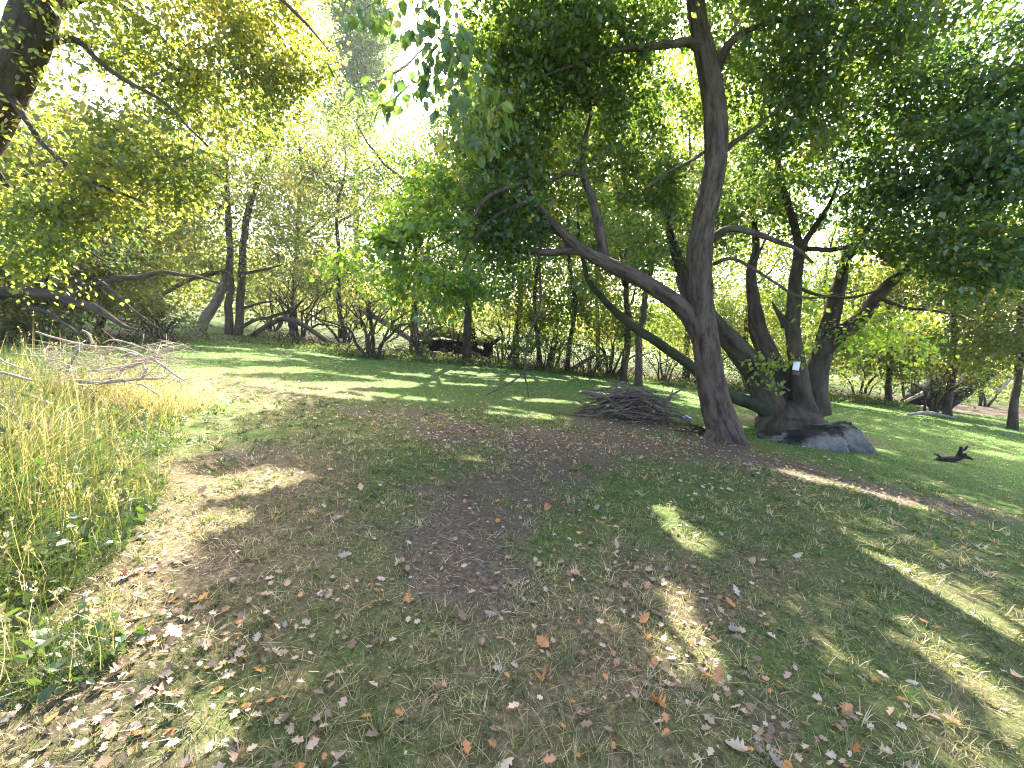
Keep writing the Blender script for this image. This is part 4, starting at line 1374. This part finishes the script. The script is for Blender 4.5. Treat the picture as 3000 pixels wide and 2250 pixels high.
# ------------------------------------------------------------------ dead pale brush in the tall grass
def dead_brush():
    Y = 5.6
    c = at(350, 1130, Y)
    c[2] = H(c[0], c[1])
    root = empty('dead_brush', tuple(c))
    tag(root, 'bleached dead branches tangled on top of the tall grass', 'dead branches')
    B = [([(105, 972, 4), (160, 990, 5), (250, 1012, 6), (330, 1020, 6), (390, 1032, 7), (420, 1046, 7)], -.1, 0), ([(350, 1085, 7), (395, 1060, 8), (440, 1040, 9), (490, 1022, 8), (530, 1010, 4)], -.2, .1),
         ([(240, 968, 5), (256, 982, 5), (268, 1008, 5)], 0, 0), ([(225, 1115, 9), (290, 1123, 9), (350, 1118, 8), (420, 1108, 5), (490, 1106, 3)], -.4, -.2), ([(440, 1045, 6), (480, 1072, 6), (515, 1100, 4), (560, 1130, 2)], -.2, -.4),
         ([(405, 1125, 5), (440, 1145, 4), (470, 1162, 2)], -.5, -.6), ([(355, 1045, 6), (375, 1035, 7), (395, 1040, 6)], -.3, -.3), ([(300, 1005, 3), (330, 992, 4), (400, 1012, 3), (460, 1035, 2)], .1, .2),
         ([(0, 1052, 4), (50, 1070, 4), (90, 1085, 2)], -.6, -.5), ([(0, 1090, 6), (40, 1100, 7), (90, 1112, 5)], -.9, -.8), ([(400, 1115, 5), (420, 1085, 6), (412, 1060, 4)], -.3, -.2), ([(195, 1090, 7), (205, 1060, 7), (225, 1030, 6), (240, 1010, 4)], -.3, -.2),
         ([(30, 1035, 3), (120, 1045, 3), (230, 1075, 2)], -.2, 0)]
    for pl, y0, y1 in B:
        P, Rr = limb_px(pl, Y + y0, Y + y1)
        mb = MB()
        tube(mb, P, Rr * .62, n=24, segs=8, rough=.2, wig=.03, seed=rng.uniform(0, 30))
        mb.obj('branch', WOOD_DRY, root)
    mb = MB()
    for k in range(300):
        p = at(rng.uniform(130, 530), rng.uniform(1010, 1125), Y + rng.normal(0, .3))
        d = np.array([rng.normal(0, .5), rng.normal(0, .3), rng.normal(0, .22)]) * rng.uniform(.15, .5)
        tube(mb, [p - d, p + rng.normal(0, .03, 3), p + d], [.004, .0035, .002], n=6, segs=4)
    o = mb.obj('twigs', WOOD_DRY, root)
    o['kind'] = 'stuff'
    # dry seed stalks under it
    n = 2600
    x = np.array([at(q, 1100, Y)[0] for q in rng.uniform(60, 520, n)]) + rng.normal(0, .1, n)
    y = Y + rng.normal(0, .45, n)
    mb = MB()
    blades(mb, x, y, rng.uniform(.25, .62, n), np.full(n, .006), np.clip(rng.normal(.4, .2, n), .05, .9), np.clip(rng.normal(.9, .12, n), 0, 1), bend=.6, segs=3)
    o = mb.obj('dry_grass', TALL, smooth=False)
    tag(o, 'straw coloured dry grass under the bleached branches', 'grass', kind='stuff')


dead_brush()

# ------------------------------------------------------------------ boulder and stones
ROCK = None


def rock_mat():
    m, t = nt('rock_grey')
    L = t.links.new
    g = t.nodes.new('ShaderNodeTexCoord')
    a = N_(t, 'ShaderNodeTexNoise', Scale=2.3, Detail=8.0, Roughness=.62)
    f = N_(t, 'ShaderNodeTexNoise', Scale=26.0, Detail=8.0, Roughness=.7)
    v = N_(t, 'ShaderNodeTexNoise', Scale=1.1, Detail=5.0)
    for n in (a, f, v):
        L(g.outputs['Object'], n.inputs['Vector'])
    r = ramp(t, [(.32, (.040, .037, .034)), (.5, (.115, .108, .10)), (.68, (.24, .22, .20))])
    L(a.outputs[0], r.inputs[0])
    r2 = ramp(t, [(.46, (.22, .21, .20)), (.54, (1, 1, 1))])
    L(v.outputs[0], r2.inputs[0])
    r3 = ramp(t, [(.3, (.65, .65, .65)), (.7, (1.15, 1.15, 1.12))])
    L(f.outputs[0], r3.inputs[0])

    def mul(p, q):
        x = t.nodes.new('ShaderNodeMix')
        x.data_type = 'RGBA'
        x.blend_type = 'MULTIPLY'
        x.inputs[0].default_value = 1
        L(p, x.inputs[6])
        L(q, x.inputs[7])
        return x.outputs[2]
    c = mul(mul(r.outputs[0], r2.outputs[0]), r3.outputs[0])
    bp = N_(t, 'ShaderNodeBump', Strength=.9, Distance=.05)
    L(f.outputs[0], bp.inputs['Height'])
    b = N_(t, 'ShaderNodeBsdfPrincipled', Roughness=.95)
    b.inputs['Specular IOR Level'].default_value = .15
    L(c, b.inputs['Base Color'])
    L(bp.outputs[0], b.inputs['Normal'])
    o = t.nodes.new('ShaderNodeOutputMaterial')
    L(b.outputs[0], o.inputs[0])
    return m


ROCK = rock_mat()


def stone(name, label, c, ax, size, seed, cuts, rot=0.0, amp=.10, nu=120, nv=70):
    u = np.linspace(0, 2 * math.pi, nu, endpoint=False)
    v = np.linspace(-math.pi / 2, math.pi / 2, nv)
    uu, vv = np.meshgrid(u, v)
    D = np.stack([np.cos(vv) * np.cos(uu), np.cos(vv) * np.sin(uu), np.sin(vv)], -1).reshape(-1, 3)
    P = np.sign(D) * np.abs(D) ** .72
    P = P * (1 + amp * 1.6 * fbm(D * 1.6 + seed, 3)[:, None])
    for n, d, k in cuts:
        n = np.array(n, float)
        n /= np.linalg.norm(n)
        e = P @ n - d
        P = P - n * (np.maximum(e, 0) * k)[:, None]
    P = P + unit(D) * (.13 * (np.abs(fbm(P * 2.3 + seed, 3)) - .3) + .05 * fbm(P * 8 + seed * 2, 4))[:, None]
    P = P * np.array(size)
    cr, sr = math.cos(rot), math.sin(rot)
    P = np.stack([P[:, 0] * cr - P[:, 1] * sr, P[:, 0] * sr + P[:, 1] * cr, P[:, 2]], -1)
    i = np.arange(nv - 1)[:, None] * nu
    j = np.arange(nu)[None]
    Q = np.stack([i + j, i + (j + 1) % nu, i + nu + (j + 1) % nu, i + nu + j], -1).reshape(-1, 4)
    mb = MB()
    mb.add(P, Q)
    o = mb.obj(name, ROCK)
    o.location = tuple(c)
    for pg in o.data.polygons:
        pg.use_smooth = True
    tag(o, label, 'rock')
    return o


g = gp(2480, 1320)
stone('boulder', 'big grey boulder with a dark top at the right of the stones', (g[0], g[1] + .36, g[2] + .12), 0, (.70, .48, .52), 3.3,
      [((-.35, .1, 1), .50, 1), ((0, -1, .75), .62, 1), ((.55, -.6, .6), .66, 1), ((1, .1, .5), .70, 1), ((-1, -.3, .4), .72, 1), ((.2, -.3, 1), .60, 1), ((-.3, -1, .2), .70, 1)], rot=-.22, amp=.16)
g = gp(2390, 1312)
stone('long_stone', 'long low grey stone leaning against the left of the boulder', (g[0], g[1] + .16, g[2] + .06), 0, (.72, .30, .36), 9.4,
      [((-.3, -.1, 1), .50, 1), ((0, -1, .6), .60, 1), ((.3, -.6, 1), .62, 1), ((1, -.3, .3), .75, 1), ((-1, 0, .7), .62, 1)], rot=-.28, amp=.16)
g = gp(2275, 1288)
stone('flat_stone', 'low flat grey stone between the slender tree and the long stone', (g[0], g[1] + .05, g[2] + .02), 0, (.34, .24, .13), 7.9,
      [((-.3, -.3, 1), .5, 1), ((0, -1, .4), .6, 1), ((.5, -.3, 1), .6, 1)], rot=-.25, amp=.16)
g = gp(2330, 1268)
stone('ledge_stone', 'rough pale stone propped behind the flat stone at the stump', (g[0], g[1] + .25, g[2] + .10), 0, (.30, .20, .17), 12.1,
      [((-.2, -.6, 1), .45, 1), ((.5, 0, 1), .5, 1), ((-1, -.5, .4), .6, 1)], rot=.2, amp=.25)

# ------------------------------------------------------------------ small things
# rotten branch on the right lawn
g = gp(2790, 1352)
Yb = g[1]
root = empty('rotten_branch', tuple(g))
tag(root, 'small black rotten branch lying on the grass right of the boulder', 'branch')
for nm, pl in (('branch_body', [(2738, 1347, 5), (2762, 1345, 10), (2790, 1346, 11), (2812, 1340, 9), (2830, 1330, 6)]), ('fork', [(2800, 1345, 7), (2812, 1328, 7), (2816, 1310, 4)]), ('fork', [(2815, 1340, 6), (2835, 1340, 5), (2850, 1347, 3)]),
               ('fork', [(2758, 1345, 5), (2750, 1335, 4), (2735, 1330, 2)]), ('fork', [(2812, 1322, 4), (2828, 1316, 4), (2834, 1306, 2)])):
    P, Rr = limb_px(pl, Yb, Yb - .03)
    mb = MB()
    tube(mb, P, Rr * .8, n=16, segs=9, rough=.35, fr=9.0, seed=rng.uniform(0, 20))
    mb.obj(nm, WOOD_ROT, root)


def box_mesh(mb, c, ax, ay, az, hx, hy, hz, bev=.15):
    """rounded little box from three axes"""
    V, F = [], []
    for sx in (-1, 1):
        for sy in (-1, 1):
            for sz in (-1, 1):
                V.append(c + ax * hx * sx + ay * hy * sy + az * hz * sz)
    F = [[0, 1, 3, 2], [4, 6, 7, 5], [0, 4, 5, 1], [2, 3, 7, 6], [0, 2, 6, 4], [1, 5, 7, 3]]
    mb.add(np.array(V), F)


# white plate on a stem
Yt = Y_STEMS - .33
root = empty('white_plate', tuple(at(2336, 1078, Yt)))
tag(root, 'small white plate with a dark red foot fixed to a dark stem', 'plate')
w_, h_ = pxm(10, Yt), pxm(13, Yt)
ax, az = np.array([.998, 0, -.06]), np.array([.06, 0, .998])
ay = np.array([0, 1.0, 0])


def curved_plate(mb, c, hw, hz, bulge, th=.006, n=9):
    V = []
    for k in range(n):
        s = -1 + 2 * k / (n - 1)
        for zz in (-1, 1):
            for tt in (0, 1):
                V.append(c + ax * hw * s + az * hz * zz + ay * (bulge * s * s + tt * th))
    F = []
    for k in range(n - 1):
        a = k * 4
        b = a + 4
        F += [[a, b, b + 2, a + 2], [a + 1, a + 3, b + 3, b + 1], [a, a + 1, b + 1, b], [a + 2, b + 2, b + 3, a + 3]]
    F += [[0, 2, 3, 1], [n * 4 - 4, n * 4 - 3, n * 4 - 1, n * 4 - 2]]
    mb.add(np.array(V), F)


mb = MB()
curved_plate(mb, at(2336, 1072, Yt), w_, h_, .03)
mb.obj('plate_face', plain('white_enamel', (.78, .78, .80), .4, .12, 12), root, smooth=False)
mb = MB()
curved_plate(mb, at(2335, 1094, Yt), w_ * 1.02, h_ * .42, .03)
mb.obj('red_foot', plain('dark_red_enamel', (.10, .02, .025), .5, .3, 12), root, smooth=False)
mb = MB()
curved_plate(mb, at(2337, 1054, Yt), w_ * 1.04, h_ * .22, .03)
mb.obj('dark_cap', plain('black_band', (.02, .02, .022), .5, .3, 12), root, smooth=False)

# scrap of pale blue plastic by the brush pile
g = gp(2010, 1228)
mb = MB()
n = 12
uu, vv = np.meshgrid(np.linspace(-1, 1, n), np.linspace(-1, 1, n))
zz = .035 * (1 + fbm(np.stack([uu * 1.7, vv * 1.7, uu * 0 + 3], -1), 3) * 1.5) * (1.2 - .5 * (uu ** 2 + vv ** 2))
P = np.stack([g[0] + uu * .075 * (1 + .2 * vnoise(np.stack([vv * 2, uu, uu * 0], -1))), g[1] + vv * .06, g[2] + .03 + zz], -1).reshape(-1, 3)
i = np.arange(n - 1)[:, None] * n
j = np.arange(n - 1)[None]
mb.add(P, np.stack([i + j, i + j + 1, i + n + j + 1, i + n + j], -1).reshape(-1, 4))
o = mb.obj('plastic_scrap', plain('pale_blue_plastic', (.42, .55, .82), .4, .2, 30), smooth=False)
o.modifiers.new('thick', 'SOLIDIFY').thickness = .003
tag(o, 'crumpled scrap of pale blue plastic between the brush pile and the trunk', 'litter')

# ------------------------------------------------------------------ fallen leaves
FALLEN = leaf_mat('fallen_leaf', [(0, (.10, .06, .04)), (.25, (.22, .14, .09)), (.5, (.38, .265, .18)), (.75, (.50, .385, .28)), (.9, (.40, .16, .05)), (1, (.46, .22, .06))],
                  trans=(1.0, .9, .8), tmix=.25, patch=0.0, gloss=.04)


def oak_outline(seed):
    rs = np.random.default_rng(seed)
    n = 15
    lobes = rs.choice([0, 3.5, 4.5])
    ph = rs.uniform(-.5, .5)
    wd = rs.uniform(.24, .33)
    sides = []
    for side in (-1, 1):
        seq = []
        for u in np.linspace(0, 1, n + 2)[1:-1]:
            w = wd * math.sin(math.pi * u ** .85) ** .8
            if lobes:
                w *= 1 + .30 * math.sin(2 * math.pi * lobes * u + ph + .4 * side) + rs.normal(0, .05)
            else:
                w *= 1.0 + rs.normal(0, .04)
            seq.append((u, side * w))
        sides.append(seq)
    return [(0, 0)] + sides[0] + [(1.02, 0)] + sides[1][::-1]


def fallen_mesh(seed, curl):
    """lobed dry leaf with a stalk, curled up at the edges"""
    ol = oak_outline(seed)
    rs = np.random.default_rng(seed + 99)
    n = len(ol)
    half = n // 2
    mid = [(u, 0) for u in np.linspace(.12, .9, 5)]
    V = [(x, y) for x, y in ol] + mid
    P = np.array([(x, y, 0) for x, y in V], float)
    P[:, 2] = curl * (P[:, 1] ** 2) * 2.4 + .35 * curl * (P[:, 0] - .5) ** 2 * rs.uniform(-1, 2) + .05 * vnoise(P * 4 + seed)
    F = []
    # fan each outline edge to its nearest midrib vertex
    for k in range(n):
        a, b = k, (k + 1) % n
        xm = (ol[a][0] + ol[b][0]) / 2
        m = n + int(np.argmin([abs(xm - q[0]) for q in mid]))
        F.append([a, b, m])
    for s in range(4):
        pass
    # close the strip along the midrib where the fan changes centre
    for k in range(n):
        xa = (ol[k - 1][0] + ol[k][0]) / 2
        xb = (ol[k][0] + ol[(k + 1) % n][0]) / 2
        ma = n + int(np.argmin([abs(xa - q[0]) for q in mid]))
        mb_ = n + int(np.argmin([abs(xb - q[0]) for q in mid]))
        if ma != mb_:
            st = 1 if mb_ > ma else -1
            for q in range(ma, mb_, st):
                F.append([q, k, q + st])
    base = len(P)
    st = np.array([[-.28, .008, .03], [-.28, -.008, .03], [.1, -.012, .004], [.1, .012, .004]])
    P = np.vstack([P, st])
    F4 = [[base, base + 1, base + 2, base + 3]]
    return P, F, F4


VARIANTS = [fallen_mesh(s, c) for s, c in ((1, .2), (2, .9), (3, .5), (4, 1.4), (5, -.6), (6, .3), (7, 1.0), (8, -.9))]


LITTER = [blob(1650, 1290, 1.6), blob(2000, 1300, 1.3), blob(1350, 1250, 1.5, .7), blob(2300, 1390, .9, .9), blob(2650, 1460, .8, .5), blob(200, 2150, .5, 1.3), blob(500, 2050, .5, .7),
                          blob(2200, 2000, .8, .35), blob(800, 1180, 1.8, .4), blob(350, 1800, .4, .7)]


def leaf_density(x, y):
    f = .10 + .9 * field(LITTER, x, y)
    return f * np.clip(1 + 1.7 * n2(x, y, 1.8, 2, 3.0), .05, 3)


def fallen():
    # the nearest, largest ones are things of their own
    meshes = {}
    sets = []
    tints = [('grey tan', (.27, .215, .165)), ('pale beige', (.42, .33, .24)), ('tan', (.42, .265, .16)), ('brown', (.20, .115, .07)), ('orange brown', (.42, .18, .05))]
    mats = {}
    for nm, c in tints:
        mats[nm] = leaf_mat('fallen_' + nm.replace(' ', '_'), [(0, tuple(v * .75 for v in c)), (.5, c), (1, tuple(min(.7, v * 1.2) for v in c))], trans=(1.0, .9, .8), tmix=.22, patch=.5, scale=9.0, gloss=.05)
    for vi, (P, F, F4) in enumerate(VARIANTS):
        for nm, c in tints:
            mb = MB()
            mb.add(P, F4, F, tint=np.full(len(P), .5))
            me = mb.mesh('fallen_leaf', True)
            me.materials.append(mats[nm])
            meshes[vi, nm] = me
    cnt = 0
    tries = 0
    spots = []
    while cnt < 150 and tries < 40000:
        tries += 1
        r = math.sqrt(rng.uniform(1.3 ** 2, 4.3 ** 2))
        th = rng.uniform(R(-56), R(56))
        x, y = r * math.sin(th), r * math.cos(th)
        if tall_mask(np.array([x]), np.array([y]))[0] and rng.random() < .93:
            continue
        if rng.random() > min(1, .12 + float(leaf_density(np.array([x]), np.array([y]))[0]) * .8):
            continue
        spots.append((x, y))
        cnt += 1
    dirtx, dirty = gp(1390, 1680)[:2]
    used = set()
    for x, y in spots:
        if math.hypot(x - dirtx, y - dirty) < .5:
            z = 'on the bare earth patch'
        elif y > 3.0:
            z = 'beyond the bare earth patch to its left' if x < -.6 else 'beyond the bare earth patch' if x < .9 else 'in the middle distance to the right' if x < 2.4 else 'far out on the right hand grass'
        elif x < -1.3 and y > 1.7:
            z = 'in the straw beside the tall grass'
        elif x < -1.0:
            z = 'in the bottom left corner litter'
        elif x < -.25:
            z = 'left of the bare earth patch' if y > 1.7 else 'at the bottom edge left of centre'
        elif x < .55:
            z = 'close around the bare earth patch' if y > 1.7 else 'at the bottom edge in the centre'
        elif x < 1.5:
            z = 'right of the bare earth patch' if y > 1.7 else 'at the bottom edge right of centre'
        else:
            z = 'on the grass towards the right edge' if y > 2.0 else 'in the bottom right corner'
        for _ in range(60):
            w = rng.random()
            nm = tints[1][0] if w < .25 else tints[0][0] if w < .42 else tints[2][0] if w < .70 else tints[3][0] if w < .86 else tints[4][0]
            vi = int(rng.integers(len(VARIANTS)))
            s = rng.uniform(.032, .095)
            shp = {0: 'flat', 2: 'wavy', 5: 'flat', 1: 'cupped', 6: 'cupped', 3: 'rolled up', 4: 'arched', 7: 'arched'}[vi]
            lab = f'{"small" if s < .06 else "large"} {shp} {nm} fallen oak leaf {z}'
            if lab not in used:
                break
        used.add(lab)
        o = bpy.data.objects.new('fallen_leaf', meshes[vi, nm])
        COL.objects.link(o)
        o.scale = (s, s, s)
        o.location = (x, y, float(H(x, y)) + .008 + rng.uniform(0, .014))
        o.rotation_euler = (rng.normal(0, .4), rng.normal(0, .4), rng.uniform(0, 6.28))
        tag(o, lab, 'leaf', 'fallen leaves in the foreground')
    # all the others
    mb = MB()
    n = 60000
    r = rng.uniform(1.0, 20, n) ** 1.0
    th = rng.uniform(R(-64), R(64), n)
    x, y = r * np.sin(th), r * np.cos(th)
    d = leaf_density(x, y)
    k = (rng.random(n) < np.clip(d, .04, 1) * np.where(r < 4.3, .62, np.where(r < 9, .62, .34))) & (y < edge_y(x) + 2.5) & ~(tall_mask(x, y) & (rng.random(n) < .95))
    x, y, r = x[k], y[k], r[k]
    m = len(x)
    P0, F, F4 = VARIANTS[1]
    # simplified lobed outline for the distant ones
    S = np.array([[0, 0, 0], [.2, -.13, .04], [.36, -.36, .13], [.5, -.16, .03], [.68, -.33, .12], [1, 0, .02], [.68, .33, .12], [.5, .16, .03], [.36, .36, .13], [.2, .13, .04]])
    FF = [[0, 1, 2, 3], [0, 3, 7, 9], [9, 7, 8, 8], [3, 4, 5, 7], [7, 5, 6, 6]]
    quads = np.array([[0, 1, 3, 7], [3, 4, 5, 7]])
    tris = np.array([[1, 2, 3], [7, 8, 9], [0, 7, 9], [7, 5, 6]])
    D = unit(np.stack([rng.normal(0, 1, m), rng.normal(0, 1, m), rng.normal(0, .22, m)], -1))
    N = np.stack([rng.normal(0, .35, m), rng.normal(0, .35, m), np.ones(m)], -1)
    N = unit(N - D * np.sum(N * D, 1, keepdims=True))
    B = np.cross(N, D)
    sz = rng.uniform(.018, .065, m) * np.clip(.8 + r * .04, .9, 1.4)
    cu = rng.uniform(-.5, 1.8, m)
    P = np.stack([x, y, H(x, y) + .012 + rng.uniform(0, .02, m)], -1)
    V = P[:, None] + sz[:, None, None] * (S[None, :, 0:1] * D[:, None] + S[None, :, 1:2] * B[:, None] + (S[None, :, 2:3] * cu[:, None, None]) * N[:, None])
    b = np.arange(m)[:, None, None] * 10
    tn = np.clip(np.where(rng.random(m) < .14, rng.uniform(.86, 1, m), rng.uniform(.05, .78, m)), 0, 1)
    mb.add(V.reshape(-1, 3), (quads[None] + b).reshape(-1, 4), (tris[None] + b).reshape(-1, 3), tint=np.repeat(tn, 10))
    o = mb.obj('leaf_litter', FALLEN, smooth=False)
    tag(o, 'dry brown leaf litter strewn over the ground and the lawn', 'leaf litter', kind='stuff')
    # bits of twig and chaff on the bare earth
    n = 9000
    r = rng.uniform(1.2, 9, n)
    th = rng.uniform(R(-60), R(60), n)
    x, y = r * np.sin(th), r * np.cos(th)
    k = rng.random(n) < dirt_mask(x, y) + .08
    x, y = x[k], y[k]
    m = len(x)
    mb = MB()
    az = rng.uniform(0, 6.28, m)
    d = np.stack([np.cos(az), np.sin(az), rng.normal(0, .1, m)], -1) * rng.uniform(.008, .03, m)[:, None]
    s = np.stack([-np.sin(az), np.cos(az), np.zeros(m)], -1) * rng.uniform(.001, .003, m)[:, None]
    c = np.stack([x, y, H(x, y) + .004], -1)
    V = np.stack([c - d - s, c - d + s, c + d + s, c + d - s], 1)
    mb.add(V.reshape(-1, 3), (np.arange(4)[None] + np.arange(m)[:, None] * 4), None, tint=np.repeat(rng.uniform(.1, .7, m), 4))
    o = mb.obj('chaff', FALLEN, smooth=False)
    tag(o, 'fine chaff and bits of twig on the bare earth', 'chaff', kind='stuff')


fallen()

# ------------------------------------------------------------------ added thin volume imitating the veil of sun glare in the lens
def glare_veil():
    mb = MB()
    x0, x1, y0, y1, z0, z1 = -130, 130, -25, 120, -4.5, 26
    V = np.array([[x, y, z] for x in (x0, x1) for y in (y0, y1) for z in (z0, z1)], float)
    mb.add(V, [[0, 1, 3, 2], [4, 6, 7, 5], [0, 4, 5, 1], [2, 3, 7, 6], [0, 2, 6, 4], [1, 5, 7, 3]])
    m, t = nt('veil_volume')
    v = t.nodes.new('ShaderNodeVolumePrincipled')
    v.inputs['Color'].default_value = (.92, .95, 1.0, 1)
    v.inputs['Density'].default_value = VEIL_DENSITY
    v.inputs['Anisotropy'].default_value = .35
    o = t.nodes.new('ShaderNodeOutputMaterial')
    t.links.new(v.outputs[0], o.inputs['Volume'])
    ob = mb.obj('glare_veil', m, smooth=False)
    ob['kind'] = 'stuff'
    ob['label'] = 'thin pale volume added to imitate lens glare between the trees'


VEIL_DENSITY = .00045
glare_veil()
